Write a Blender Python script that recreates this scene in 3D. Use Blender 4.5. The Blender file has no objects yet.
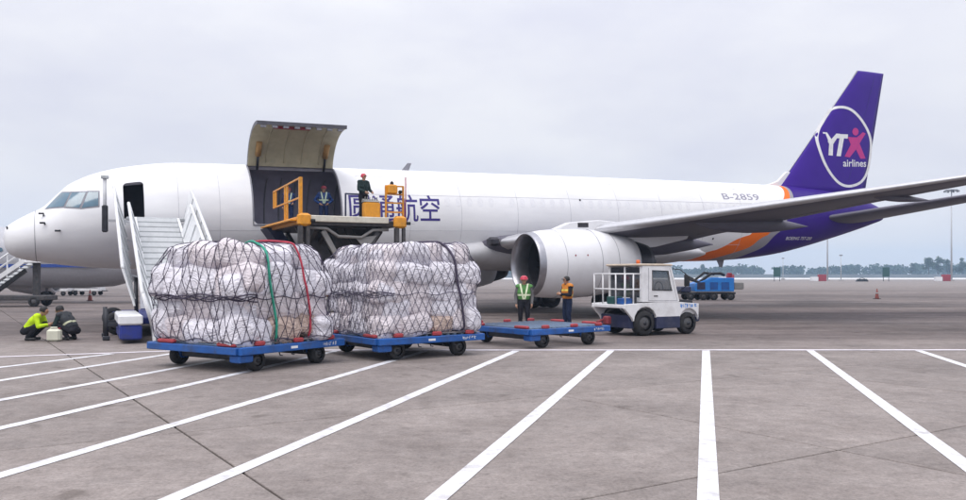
import bpy, bmesh, math, random
import numpy as np
from mathutils import Vector, Matrix, noise as mnoise
from mathutils.bvhtree import BVHTree

R = math.radians
random.seed(7)
sc = bpy.context.scene
COL = sc.collection

# ------------------------------------------------------------------ camera
CAM_H = 1.75
FPX = 824.0                       # focal length in photograph pixels (966 wide)
cam_d = bpy.data.cameras.new('camera')
cam = bpy.data.objects.new('camera', cam_d)
COL.objects.link(cam)
cam.location = (0, 0, CAM_H)
cam.rotation_euler = (R(90), 0, 0)
cam_d.sensor_width = 36.0
cam_d.lens = 36.0 * FPX / 966.0
cam_d.shift_y = 25.0 / 966.0
cam_d.clip_start = 0.1
cam_d.clip_end = 6000
sc.camera = cam

# ------------------------------------------------------------------ world: overcast sky
SUN_EL, SUN_AZ = R(58), R(205)    # high sun behind the cloud, a little behind the camera
w = bpy.data.worlds.new('World')
sc.world = w
w.use_nodes = True
nt = w.node_tree
nt.nodes.clear()
n_out = nt.nodes.new('ShaderNodeOutputWorld')
n_bg = nt.nodes.new('ShaderNodeBackground')
n_sky = nt.nodes.new('ShaderNodeTexSky')
n_sky.sky_type = 'NISHITA'
n_sky.sun_disc = False
n_sky.sun_elevation = SUN_EL
n_sky.sun_rotation = SUN_AZ
n_sky.air_density = 1.0
n_sky.dust_density = 3.0
n_tc = nt.nodes.new('ShaderNodeTexCoord')
n_sep = nt.nodes.new('ShaderNodeSeparateXYZ')
n_map = nt.nodes.new('ShaderNodeMapping')
n_map.inputs['Scale'].default_value = (1.0, 1.0, 2.6)
n_noise = nt.nodes.new('ShaderNodeTexNoise')
n_noise.inputs['Scale'].default_value = 3.2
n_noise.inputs['Detail'].default_value = 6
n_noise.inputs['Roughness'].default_value = 0.55
n_ramp = nt.nodes.new('ShaderNodeValToRGB')
n_ramp.color_ramp.elements[0].position = 0.33
n_ramp.color_ramp.elements[0].color = (7.9, 7.95, 8.95, 1)
n_ramp.color_ramp.elements[1].position = 0.66
n_ramp.color_ramp.elements[1].color = (9.3, 9.3, 9.75, 1)
n_grad = nt.nodes.new('ShaderNodeMath'); n_grad.operation = 'MULTIPLY_ADD'
n_grad.use_clamp = False
n_grad.inputs[1].default_value = 1.55     # overcast vault: the zenith is brighter than the horizon
n_grad.inputs[2].default_value = 0.97
n_mul = nt.nodes.new('ShaderNodeVectorMath'); n_mul.operation = 'SCALE'
n_mix = nt.nodes.new('ShaderNodeMixRGB')
n_mix.inputs['Fac'].default_value = 0.90
L = nt.links.new
L(n_tc.outputs['Generated'], n_sep.inputs[0])
L(n_tc.outputs['Generated'], n_map.inputs['Vector'])
L(n_map.outputs[0], n_noise.inputs['Vector'])
L(n_noise.outputs['Fac'], n_ramp.inputs['Fac'])
n_abs = nt.nodes.new('ShaderNodeMath'); n_abs.operation = 'ABSOLUTE'
n_abs.operation = 'POWER'; n_abs.inputs[1].default_value = 2.0
L(n_sep.outputs['Z'], n_abs.inputs[0])
L(n_abs.outputs[0], n_grad.inputs[0])
L(n_ramp.outputs['Color'], n_mul.inputs[0])
L(n_grad.outputs[0], n_mul.inputs['Scale'])
L(n_sky.outputs['Color'], n_mix.inputs['Color1'])
L(n_mul.outputs[0], n_mix.inputs['Color2'])
L(n_mix.outputs[0], n_bg.inputs['Color'])
n_bg.inputs['Strength'].default_value = 0.1
L(n_bg.outputs[0], n_out.inputs['Surface'])

# ------------------------------------------------------------------ sun (veiled)
sl = bpy.data.lights.new('sun', 'SUN')
sl.energy = 1.3
sl.angle = R(34)
sl.color = (1.0, 0.96, 0.91)
sun = bpy.data.objects.new('sun', sl)
COL.objects.link(sun)
# Nishita rotation: clockwise from +Y
sd = Vector((math.sin(SUN_AZ) * math.cos(SUN_EL), math.cos(SUN_AZ) * math.cos(SUN_EL), math.sin(SUN_EL)))
sun.rotation_euler = sd.to_track_quat('Z', 'Y').to_euler()
sun.location = sd * 60

sc.view_settings.view_transform = 'Standard'
sc.view_settings.look = 'None'
sc.view_settings.exposure = 0.0
sc.view_settings.gamma = 1.0
sc.view_settings.use_curve_mapping = False
sc.render.engine = 'CYCLES'
sc.cycles.use_denoising = True
sc.cycles.max_bounces = 6
sc.cycles.volume_bounces = 1
sc.cycles.transparent_max_bounces = 12
sc.cycles.use_adaptive_sampling = True
sc.cycles.sample_clamp_indirect = 6.0

# ------------------------------------------------------------------ materials
MATS = {}
def mat(name, col, rough=0.55, metal=0.0, var=0.12, scale=6.0, bump=0.0, bscale=40.0, coat=0.0,
        dirt=None, dirt_amt=0.0, dirt_scale=2.0, spec=0.5, objvar=0.0):
    """Principled material: base colour with noise variation, optional dirt blotches and fine bump."""
    if name in MATS:
        return MATS[name]
    m = bpy.data.materials.new(name)
    m.use_nodes = True
    t = m.node_tree
    b = t.nodes['Principled BSDF']
    tc = t.nodes.new('ShaderNodeTexCoord')
    nz = t.nodes.new('ShaderNodeTexNoise')
    nz.inputs['Scale'].default_value = scale
    nz.inputs['Detail'].default_value = 5
    t.links.new(tc.outputs['Object'], nz.inputs['Vector'])
    rp = t.nodes.new('ShaderNodeValToRGB')
    lo = [max(0, c * (1 - var)) for c in col]
    hi = [min(1, c * (1 + var)) for c in col]
    rp.color_ramp.elements[0].position = 0.3
    rp.color_ramp.elements[0].color = (*lo, 1)
    rp.color_ramp.elements[1].position = 0.7
    rp.color_ramp.elements[1].color = (*hi, 1)
    t.links.new(nz.outputs['Fac'], rp.inputs['Fac'])
    out = rp.outputs['Color']
    if dirt:
        n2 = t.nodes.new('ShaderNodeTexNoise')
        n2.inputs['Scale'].default_value = dirt_scale
        n2.inputs['Detail'].default_value = 8
        n2.inputs['Roughness'].default_value = 0.68
        t.links.new(tc.outputs['Object'], n2.inputs['Vector'])
        r2 = t.nodes.new('ShaderNodeValToRGB')
        r2.color_ramp.elements[0].position = 0.48
        r2.color_ramp.elements[0].color = (0, 0, 0, 1)
        r2.color_ramp.elements[1].position = 0.72
        r2.color_ramp.elements[1].color = (dirt_amt, dirt_amt, dirt_amt, 1)
        t.links.new(n2.outputs['Fac'], r2.inputs['Fac'])
        mx = t.nodes.new('ShaderNodeMixRGB')
        mx.inputs['Color2'].default_value = (*dirt, 1)
        t.links.new(r2.outputs['Color'], mx.inputs['Fac'])
        t.links.new(out, mx.inputs['Color1'])
        out = mx.outputs['Color']
    if objvar:
        oi = t.nodes.new('ShaderNodeObjectInfo')
        hs = t.nodes.new('ShaderNodeMapRange')
        hs.inputs['To Min'].default_value = 1 - objvar
        hs.inputs['To Max'].default_value = 1 + objvar
        t.links.new(oi.outputs['Random'], hs.inputs['Value'])
        vm = t.nodes.new('ShaderNodeVectorMath'); vm.operation = 'SCALE'
        t.links.new(out, vm.inputs[0])
        t.links.new(hs.outputs[0], vm.inputs['Scale'])
        out = vm.outputs[0]
    t.links.new(out, b.inputs['Base Color'])
    b.inputs['Roughness'].default_value = rough
    b.inputs['Metallic'].default_value = metal
    b.inputs['Coat Weight'].default_value = coat
    b.inputs['Coat Roughness'].default_value = 0.12
    b.inputs['Specular IOR Level'].default_value = spec
    if bump:
        n3 = t.nodes.new('ShaderNodeTexNoise')
        n3.inputs['Scale'].default_value = bscale
        n3.inputs['Detail'].default_value = 4
        t.links.new(tc.outputs['Object'], n3.inputs['Vector'])
        bp = t.nodes.new('ShaderNodeBump')
        bp.inputs['Strength'].default_value = bump
        bp.inputs['Distance'].default_value = 0.02
        t.links.new(n3.outputs['Fac'], bp.inputs['Height'])
        t.links.new(bp.outputs['Normal'], b.inputs['Normal'])
    MATS[name] = m
    return m

def plane_paint():
    """Fuselage paint: white, then an orange, a grey and a purple sweep towards the tail (livery edges in object space)."""
    m = bpy.data.materials.new('airframe_paint')
    m.use_nodes = True
    t = m.node_tree; b = t.nodes['Principled BSDF']
    tc = t.nodes.new('ShaderNodeTexCoord')
    sp = t.nodes.new('ShaderNodeSeparateXYZ')
    t.links.new(tc.outputs['Object'], sp.inputs[0])
    # q = x - k * sqrt-like curve of z: the sweep leans aft with height
    def M(op, a, bb, cc=None):
        n = t.nodes.new('ShaderNodeMath'); n.operation = op
        for i, v in enumerate((a, bb, cc)):
            if v is None: continue
            if isinstance(v, (int, float)): n.inputs[i].default_value = v
            else: t.links.new(v, n.inputs[i])
        return n.outputs[0]
    hz = M('DIVIDE', M('SUBTRACT', sp.outputs['Z'], 1.5), 5.0)
    # livery edges as curves of height; the bands widen towards the belly
    def step(curve):
        r = t.nodes.new('ShaderNodeValToRGB'); cr = r.color_ramp; cr.interpolation = 'CARDINAL'
        for i, (z, x) in enumerate(curve):
            e = cr.elements[i] if i < 2 else cr.elements.new(0.5)
            e.position = (z - 1.5) / 5.0; v = (x - 25.0) / 20.0; e.color = (v, v, v, 1)
        t.links.new(hz, r.inputs['Fac'])
        return M('GREATER_THAN', sp.outputs['X'], M('MULTIPLY_ADD', r.outputs['Color'], 20.0, 25.0))
    def mix(f, c1, c2):
        n = t.nodes.new('ShaderNodeMixRGB')
        t.links.new(f, n.inputs['Fac'])
        if isinstance(c1, tuple): n.inputs['Color1'].default_value = (*c1, 1)
        else: t.links.new(c1, n.inputs['Color1'])
        n.inputs['Color2'].default_value = (*c2, 1)
        return n.outputs[0]
    nz = t.nodes.new('ShaderNodeTexNoise'); nz.inputs['Scale'].default_value = 1.1; nz.inputs['Detail'].default_value = 7
    mp = t.nodes.new('ShaderNodeMapping'); mp.inputs['Scale'].default_value = (0.5, 1, 1.6)
    t.links.new(tc.outputs['Object'], mp.inputs['Vector']); t.links.new(mp.outputs[0], nz.inputs['Vector'])
    rp = t.nodes.new('ShaderNodeValToRGB')
    rp.color_ramp.elements[0].position = 0.3; rp.color_ramp.elements[0].color = (0.76, 0.76, 0.775, 1)
    rp.color_ramp.elements[1].position = 0.7; rp.color_ramp.elements[1].color = (0.84, 0.84, 0.845, 1)
    t.links.new(nz.outputs['Fac'], rp.inputs['Fac'])
    c = mix(step([(1.55, 29.2), (1.92, 31.0), (2.32, 32.4), (3.09, 34.4), (4.2, 35.8), (5.14, 37.0), (5.95, 37.8)]), rp.outputs['Color'], (0.86, 0.17, 0.015))
    c = mix(step([(1.55, 31.9), (2.3, 34.3), (3.09, 35.75), (4.2, 36.7), (5.14, 37.45), (5.95, 38.1)]), c, (0.30, 0.29, 0.32))
    c = mix(step([(1.55, 33.8), (2.3, 35.5), (3.25, 36.6), (4.18, 37.2), (5.0, 37.75), (5.95, 38.3)]), c, (0.036, 0.010, 0.20))
    t.links.new(c, b.inputs['Base Color'])
    b.inputs['Roughness'].default_value = 0.36
    b.inputs['Specular IOR Level'].default_value = 0.15
    b.inputs['Coat Weight'].default_value = 0.0
    b.inputs['Coat Roughness'].default_value = 0.15
    # panel relief
    n3 = t.nodes.new('ShaderNodeTexNoise'); n3.inputs['Scale'].default_value = 1.3; n3.inputs['Detail'].default_value = 2
    t.links.new(tc.outputs['Object'], n3.inputs['Vector'])
    bp = t.nodes.new('ShaderNodeBump'); bp.inputs['Strength'].default_value = 0.12; bp.inputs['Distance'].default_value = 0.05
    t.links.new(n3.outputs['Fac'], bp.inputs['Height']); t.links.new(bp.outputs['Normal'], b.inputs['Normal'])
    return m

def concrete(name, base, sheet=False):
    """Apron concrete: blotches, rubber and oil stains in world space; the sheet also carries the joint grid."""
    m = bpy.data.materials.new(name)
    m.use_nodes = True
    t = m.node_tree; b = t.nodes['Principled BSDF']
    ge = t.nodes.new('ShaderNodeNewGeometry')
    pos = ge.outputs['Position']
    def noise(scale, detail, rough, stretch=None, rot=0.0):
        n = t.nodes.new('ShaderNodeTexNoise')
        n.inputs['Scale'].default_value = scale; n.inputs['Detail'].default_value = detail; n.inputs['Roughness'].default_value = rough
        src = pos
        if stretch:
            mp = t.nodes.new('ShaderNodeMapping'); mp.inputs['Scale'].default_value = stretch; mp.inputs['Rotation'].default_value = (0, 0, rot)
            t.links.new(pos, mp.inputs['Vector']); src = mp.outputs[0]
        t.links.new(src, n.inputs['Vector'])
        return n.outputs['Fac']
    def ramp(f, p0, c0, p1, c1):
        r = t.nodes.new('ShaderNodeValToRGB')
        r.color_ramp.elements[0].position = p0; r.color_ramp.elements[0].color = (*c0, 1)
        r.color_ramp.elements[1].position = p1; r.color_ramp.elements[1].color = (*c1, 1)
        t.links.new(f, r.inputs['Fac'])
        return r.outputs['Color']
    def mulc(a, c, fac=1.0):
        n = t.nodes.new('ShaderNodeMixRGB'); n.blend_type = 'MULTIPLY'; n.inputs['Fac'].default_value = fac
        t.links.new(a, n.inputs['Color1']); t.links.new(c, n.inputs['Color2'])
        return n.outputs[0]
    lo = [c * 0.84 for c in base]; hi = [c * 1.14 for c in base]
    c = ramp(noise(0.35, 8, 0.62), 0.32, lo, 0.68, hi)
    c = mulc(c, ramp(noise(6.0, 7, 0.75), 0.30, (0.74, 0.73, 0.72), 0.68, (1.14, 1.13, 1.12)), 0.9)
    c = mulc(c, ramp(noise(30.0, 5, 0.75), 0.35, (0.62, 0.61, 0.60), 0.64, (1.18, 1.18, 1.18)), 0.65)
    # tyre rubber and oil, streaked along the taxi direction
    c = mulc(c, ramp(noise(1.7, 6, 0.66), 0.58, (1, 1, 1), 0.74, (0.60, 0.58, 0.56)), 0.7)
    # traffic lane beyond the stall line: darker and streaked, with one broad darker band on the right
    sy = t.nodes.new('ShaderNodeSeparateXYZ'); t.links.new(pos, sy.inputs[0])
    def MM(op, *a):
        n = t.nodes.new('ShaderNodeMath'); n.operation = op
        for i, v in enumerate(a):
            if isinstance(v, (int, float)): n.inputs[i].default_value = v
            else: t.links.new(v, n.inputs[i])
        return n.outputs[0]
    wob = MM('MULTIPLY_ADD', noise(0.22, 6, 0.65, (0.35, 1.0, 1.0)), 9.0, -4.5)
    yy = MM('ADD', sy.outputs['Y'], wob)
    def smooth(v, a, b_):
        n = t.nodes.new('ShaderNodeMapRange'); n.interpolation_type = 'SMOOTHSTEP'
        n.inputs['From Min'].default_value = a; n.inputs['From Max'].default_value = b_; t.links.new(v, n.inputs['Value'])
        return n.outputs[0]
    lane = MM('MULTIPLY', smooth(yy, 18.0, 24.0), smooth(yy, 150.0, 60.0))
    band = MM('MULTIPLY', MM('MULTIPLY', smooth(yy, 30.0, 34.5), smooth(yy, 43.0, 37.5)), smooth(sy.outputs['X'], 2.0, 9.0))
    def mulf(a, cc, f):
        n = t.nodes.new('ShaderNodeMixRGB'); n.blend_type = 'MULTIPLY'; t.links.new(f, n.inputs['Fac'])
        t.links.new(a, n.inputs['Color1']); t.links.new(cc, n.inputs['Color2'])
        return n.outputs[0]
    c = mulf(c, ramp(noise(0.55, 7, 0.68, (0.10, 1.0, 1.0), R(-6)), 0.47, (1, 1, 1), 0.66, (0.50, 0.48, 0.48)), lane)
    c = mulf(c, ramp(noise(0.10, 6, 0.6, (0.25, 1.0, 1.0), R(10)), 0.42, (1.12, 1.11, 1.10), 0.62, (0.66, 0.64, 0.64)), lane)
    # patchy weathering of the nearer slabs
    c = mulc(c, ramp(noise(0.8, 8, 0.72), 0.40, (1.06, 1.06, 1.06), 0.70, (0.70, 0.68, 0.67)), 0.9)
    c = mulc(c, ramp(noise(1.3, 2, 0.5), 0.66, (1, 1, 1), 0.73, (0.62, 0.60, 0.58)), 0.8)
    c = mulc(c, ramp(noise(9.0, 7, 0.85), 0.52, (1.04, 1.04, 1.04), 0.70, (0.55, 0.53, 0.52)), 0.85)
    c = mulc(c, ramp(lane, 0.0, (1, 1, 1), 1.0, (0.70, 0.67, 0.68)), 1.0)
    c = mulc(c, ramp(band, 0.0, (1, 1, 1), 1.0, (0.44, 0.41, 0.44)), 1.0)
    if sheet:
        # joints continue in the sheet where the slabs are too far to pick apart
        mp = t.nodes.new('ShaderNodeMapping'); mp.vector_type = 'TEXTURE'
        mp.inputs['Rotation'].default_value = (0, 0, GRID_A); mp.inputs['Location'].default_value = (GRID_O[0], GRID_O[1], 0)
        t.links.new(pos, mp.inputs['Vector'])
        sp = t.nodes.new('ShaderNodeSeparateXYZ'); t.links.new(mp.outputs[0], sp.inputs[0])
        def joint(o, size):
            a = t.nodes.new('ShaderNodeMath'); a.operation = 'PINGPONG'; a.inputs[1].default_value = size / 2
            t.links.new(o, a.inputs[0])
            g = t.nodes.new('ShaderNodeMath'); g.operation = 'LESS_THAN'; g.inputs[1].default_value = 0.04
            t.links.new(a.outputs[0], g.inputs[0])
            return g.outputs[0]
        mxx = t.nodes.new('ShaderNodeMath'); mxx.operation = 'MAXIMUM'
        t.links.new(joint(sp.outputs['X'], GRID_U), mxx.inputs[0]); t.links.new(joint(sp.outputs['Y'], GRID_V), mxx.inputs[1])
        n = t.nodes.new('ShaderNodeMixRGB'); n.inputs['Color2'].default_value = (0.035, 0.032, 0.032, 1)
        t.links.new(mxx.outputs[0], n.inputs['Fac']); t.links.new(c, n.inputs['Color1'])
        c = n.outputs[0]
    else:
        oi = t.nodes.new('ShaderNodeObjectInfo')
        mr = t.nodes.new('ShaderNodeMapRange'); mr.inputs['To Min'].default_value = 0.90; mr.inputs['To Max'].default_value = 1.09
        t.links.new(oi.outputs['Random'], mr.inputs['Value'])
        vm = t.nodes.new('ShaderNodeVectorMath'); vm.operation = 'SCALE'
        t.links.new(c, vm.inputs[0]); t.links.new(mr.outputs[0], vm.inputs['Scale'])
        c = vm.outputs[0]
    t.links.new(c, b.inputs['Base Color'])
    rr = ramp(noise(2.2, 5, 0.6), 0.3, (0.62,) * 3, 0.7, (0.88,) * 3)
    t.links.new(rr, b.inputs['Roughness'])
    b.inputs['Specular IOR Level'].default_value = 0.35
    bp = t.nodes.new('ShaderNodeBump'); bp.inputs['Strength'].default_value = 0.35; bp.inputs['Distance'].default_value = 0.01
    t.links.new(noise(55.0, 5, 0.7), bp.inputs['Height']); t.links.new(bp.outputs['Normal'], b.inputs['Normal'])
    return m

def glass(name, col=(0.02, 0.03, 0.045), rough=0.06):
    m = mat(name, col, rough=rough, var=0.2, scale=3, coat=0.5, spec=0.8)
    return m

# ------------------------------------------------------------------ mesh helpers
class MB:
    """Collects shapes; build() links them as one mesh object."""
    def __init__(s): s.v = []; s.f = []; s.smooth = []
    def add(s, vs, fs, smooth=False):
        o = len(s.v)
        s.v += [tuple(p) for p in vs]
        s.f += [tuple(i + o for i in f) for f in fs]
        s.smooth += [smooth] * len(fs)
        return s
    def box(s, x0, x1, y0, y1, z0, z1, M=None):
        vs = [Vector((x, y, z)) for z in (z0, z1) for y in (y0, y1) for x in (x0, x1)]
        if M: vs = [M @ p for p in vs]
        return s.add(vs, [(0, 2, 3, 1), (4, 5, 7, 6), (0, 1, 5, 4), (1, 3, 7, 5), (3, 2, 6, 7), (2, 0, 4, 6)])
    def cbox(s, x0, x1, y0, y1, z0, z1, c=0.02, M=None):
        """box with chamfered edges"""
        def ring(z, i):
            xa, xb, ya, yb = x0 + i, x1 - i, y0 + i, y1 - i
            k = c
            return [(xa + k, ya, z), (xb - k, ya, z), (xb, ya + k, z), (xb, yb - k, z), (xb - k, yb, z), (xa + k, yb, z), (xa, yb - k, z), (xa, ya + k, z)]
        rs = [ring(z0, c), ring(z0 + c, 0), ring(z1 - c, 0), ring(z1, c)]
        vs = [Vector(p) for r in rs for p in r]
        if M: vs = [M @ p for p in vs]
        fs = [tuple(range(7, -1, -1)), tuple(range(24, 32))]
        for r in range(3):
            for k in range(8):
                a, b = r * 8 + k, r * 8 + (k + 1) % 8
                fs.append((a, b, b + 8, a + 8))
        return s.add(vs, fs)
    def tube(s, pts, r, n=8, cap=True, r2=None, closed=False):
        pts = [Vector(p) for p in pts]
        if closed: pts = pts + [pts[0]]
        m = len(pts)
        vs, fs = [], []
        up = None
        for i, p in enumerate(pts):
            if closed and i in (0, m - 1): d = pts[1] - pts[-2]
            else: d = (pts[min(i + 1, m - 1)] - pts[max(i - 1, 0)])
            d = d.normalized() if d.length > 1e-9 else Vector((0, 0, 1))
            if up is None: up = Vector((0, 0, 1)) if abs(d.z) < 0.9 else Vector((1, 0, 0))
            a = d.cross(up)
            if a.length < 1e-4: a = d.cross(Vector((0.3, 1, 0.1)))
            a.normalize(); b = a.cross(d).normalized(); up = b
            rr = r if r2 is None else r + (r2 - r) * i / (m - 1)
            for k in range(n):
                t = 2 * math.pi * (k + 0.5) / n
                vs.append(p + a * math.cos(t) * rr + b * math.sin(t) * rr)
        for i in range(m - 1):
            for k in range(n):
                q = (k + 1) % n
                fs.append((i * n + k, i * n + q, (i + 1) * n + q, (i + 1) * n + k))
        if cap and not closed:
            fs.append(tuple(range(n))[::-1]); fs.append(tuple(range((m - 1) * n, m * n)))
        return s.add(vs, fs, n > 4)
    def bar(s, a, b, wx, wz):
        """square bar from a to b"""
        a, b = Vector(a), Vector(b); d = (b - a).normalized()
        up = Vector((0, 0, 1)) if abs(d.z) < 0.95 else Vector((0, 1, 0))
        x = d.cross(up).normalized() * wx / 2; z = x.cross(d).normalized() * wz / 2
        vs = [a - x - z, a + x - z, a + x + z, a - x + z, b - x - z, b + x - z, b + x + z, b - x + z]
        return s.add(vs, [(3, 2, 1, 0), (4, 5, 6, 7), (0, 1, 5, 4), (1, 2, 6, 5), (2, 3, 7, 6), (3, 0, 4, 7)])
    def lathe(s, prof, n=32, M=None, smooth=True, arc=None):
        """prof = [(axial x, radius)], turned round the local x axis"""
        vs, fs = [], []
        k = len(prof)
        for j in range(n):
            t = 2 * math.pi * j / n
            for (x, r) in prof:
                p = Vector((x, r * math.cos(t), r * math.sin(t)))
                vs.append(M @ p if M else p)
        for j in range(n):
            q = (j + 1) % n
            for i in range(k - 1):
                if prof[i][1] < 1e-6 and prof[i + 1][1] < 1e-6: continue
                fs.append((j * k + i, j * k + i + 1, q * k + i + 1, q * k + i))
        return s.add(vs, fs, smooth)
    def prism(s, poly, ax, a0, a1, M=None):
        """poly in the two other axes, extruded along axis ax from a0 to a1"""
        n = len(poly)
        vs = []
        for a in (a0, a1):
            for (u, v) in poly:
                p = {'x': (a, u, v), 'y': (u, a, v), 'z': (u, v, a)}[ax]
                vs.append(M @ Vector(p) if M else Vector(p))
        fs = [tuple(range(n))[::-1], tuple(range(n, 2 * n))]
        for i in range(n):
            j = (i + 1) % n
            fs.append((i, j, n + j, n + i))
        return s.add(vs, fs)
    def mesh(s, name):
        me = bpy.data.meshes.new(name)
        me.from_pydata(s.v, [], s.f)
        me.polygons.foreach_set('use_smooth', s.smooth)
        bm = bmesh.new(); bm.from_mesh(me)
        bmesh.ops.recalc_face_normals(bm, faces=bm.faces)
        bm.to_mesh(me); bm.free()
        me.update()
        return me
    def build(s, name, m, parent=None, bevel=0.0):
        return link(name, s.mesh(name), m, parent, bevel)

def link(name, me, m, parent=None, bevel=0.0):
    o = bpy.data.objects.new(name, me)
    COL.objects.link(o)
    if m is not None:
        if len(me.materials) == 0: me.materials.append(m)
    if parent: o.parent = parent
    if bevel:
        b = o.modifiers.new('bevel', 'BEVEL'); b.width = bevel; b.segments = 2; b.limit_method = 'ANGLE'
    return o

def tag(o, label=None, cat=None, group=None, kind=None):
    if label: o['label'] = label
    if cat: o['category'] = cat
    if group: o['group'] = group
    if kind: o['kind'] = kind
    return o

def thing(name, label, cat, loc=(0, 0, 0), yaw=0.0, group=None):
    o = bpy.data.objects.new(name, None)
    COL.objects.link(o)
    o.location = loc; o.rotation_euler = (0, 0, yaw)
    o.empty_display_size = 0.3
    return tag(o, label, cat, group)

def copy_tree(o, parent=None):
    c = o.copy(); COL.objects.link(c); c.parent = parent
    for ch in list(o.children): copy_tree(ch, c)
    return c

def text_tris(body, size=1.0, bold=0.0, extra=None):
    """flat outline of a piece of lettering as (verts2d, faces), width normalised so that height unit = size"""
    cu = bpy.data.curves.new('lettering', 'FONT')
    cu.body = body; cu.size = size; cu.offset = bold; cu.resolution_u = 3
    if extra: cu.space_character = extra
    o = bpy.data.objects.new('lettering', cu); COL.objects.link(o)
    dg = bpy.context.evaluated_depsgraph_get()
    me = o.evaluated_get(dg).to_mesh()
    vs = [(v.co.x, v.co.y) for v in me.vertices]; fs = [tuple(p.vertices) for p in me.polygons]
    o.evaluated_get(dg).to_mesh_clear()
    bpy.data.objects.remove(o); bpy.data.curves.remove(cu)
    return vs, fs

def wrapped(name, vs, fs, mapper, m, parent, cuts=0, step=0.08):
    """lettering laid on a curved surface: cut into bands so that it follows the curve, then mapped"""
    bm = bmesh.new()
    bv = [bm.verts.new((x, y, 0)) for x, y in vs]
    for f in fs:
        try: bm.faces.new([bv[i] for i in f])
        except ValueError: pass
    ys = [y for _, y in vs]
    y = min(ys) + step
    while y < max(ys) and cuts:
        bmesh.ops.bisect_plane(bm, geom=bm.verts[:] + bm.edges[:] + bm.faces[:], plane_co=(0, y, 0), plane_no=(0, 1, 0))
        y += step
    for v in bm.verts: v.co = mapper(v.co.x, v.co.y)
    me = bpy.data.meshes.new(name); bm.to_mesh(me); bm.free()
    return link(name, me, m, parent)

# ------------------------------------------------------------------ shared frames
TH = R(25.8)                      # the aircraft's axis in plan: nose at the left, tail away to the right
CT, ST = math.cos(TH), math.sin(TH)
NX, NY = -17.5, 30.2              # ground point under the nose
PITCH = 0.0227                    # sits slightly nose-low
def A2W(x, y, z=None):
    """aircraft plan coordinates (x aft, y to starboard) to world; z stays a world height"""
    p = (NX + CT * x - ST * y, NY + ST * x + CT * y)
    return p if z is None else (p[0], p[1], z)
GRID_A = R(33.0)
GRID_U, GRID_V = 5.27, 4.52
GRID_O = (3.55, 8.24)
def G2W(u, v):
    c, s = math.cos(GRID_A), math.sin(GRID_A)
    return (GRID_O[0] + c * u - s * v, GRID_O[1] + s * u + c * v)
def gpix(px, py, z=0.0):
    """photo pixel on a level plane of height z -> world point"""
    d = (CAM_H - z) * FPX / (py - 275.0)
    return ((px - 483.0) / FPX * d, d)

# ================================================================== the setting
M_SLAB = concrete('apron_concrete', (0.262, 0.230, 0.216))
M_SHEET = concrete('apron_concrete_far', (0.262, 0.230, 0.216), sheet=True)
M_LINE = mat('white_line_paint', (0.70, 0.70, 0.72), rough=0.6, var=0.10, scale=9, dirt=(0.30, 0.27, 0.27), dirt_amt=0.75, dirt_scale=4.2, bump=0.2, bscale=60)
M_LINE2 = mat('pale_line_paint', (0.70, 0.65, 0.69), rough=0.6, var=0.08, scale=3, dirt=(0.30, 0.26, 0.27), dirt_amt=0.7, dirt_scale=1.7, bump=0.2, bscale=60)

def sheet(name, x0, x1, y0, y1, z, m, label, cat, nx=1, ny=1):
    mb = MB()
    for i in range(nx):
        for j in range(ny):
            a, b = x0 + (x1 - x0) * i / nx, x0 + (x1 - x0) * (i + 1) / nx
            c, d = y0 + (y1 - y0) * j / ny, y0 + (y1 - y0) * (j + 1) / ny
            mb.add([(a, c, z), (b, c, z), (b, d, z), (a, d, z)], [(0, 1, 2, 3)])
    return tag(mb.build(name, m), label, cat, kind='structure')

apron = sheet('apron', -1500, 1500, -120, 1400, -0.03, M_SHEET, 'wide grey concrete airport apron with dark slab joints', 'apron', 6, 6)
# the nearer slabs, each its own piece with a recessed joint round it
smb = MB(); smb.cbox(0.012, GRID_U - 0.012, 0.012, GRID_V - 0.012, -0.028, 0.0, 0.006)
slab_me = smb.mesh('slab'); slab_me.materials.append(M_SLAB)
cand = []
for i in range(-14, 20):
    for j in range(-8, 16):
        cx, cy = G2W((i + .5) * GRID_U, (j + .5) * GRID_V)
        if cy < -3 or cy > 62 or abs(cx) > 0.62 * cy + 9: continue
        cand.append((math.hypot(cx, cy), i, j))
cand.sort()
for _, i, j in cand[:280]:
    o = bpy.data.objects.new('slab', slab_me); COL.objects.link(o)
    x, y = G2W(i * GRID_U, j * GRID_V)
    o.location = (x, y, random.uniform(-0.0012, 0.0012)); o.rotation_euler = (0, 0, GRID_A)
    o.parent = apron

def painted(p, q, wd, m, label, z=0.005):
    a, b = Vector((*p, 0)), Vector((*q, 0)); d = (b - a).normalized(); n = Vector((-d.y, d.x, 0)) * wd / 2
    mb = MB(); k = max(2, int((b - a).length / 1.0))
    vs, fs = [], []
    for i in range(k + 1):
        c = a.lerp(b, i / k)
        e = [random.uniform(-.004, .004) for _ in range(2)]
        vs += [c + n * (1 + e[0]) + Vector((0, 0, z)), c - n * (1 + e[1]) + Vector((0, 0, z))]
    for i in range(k): fs.append((2 * i, 2 * i + 1, 2 * i + 3, 2 * i + 2))
    mb.add(vs, fs)
    return tag(mb.build('painted_line', m), label, 'line', kind='structure')

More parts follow.
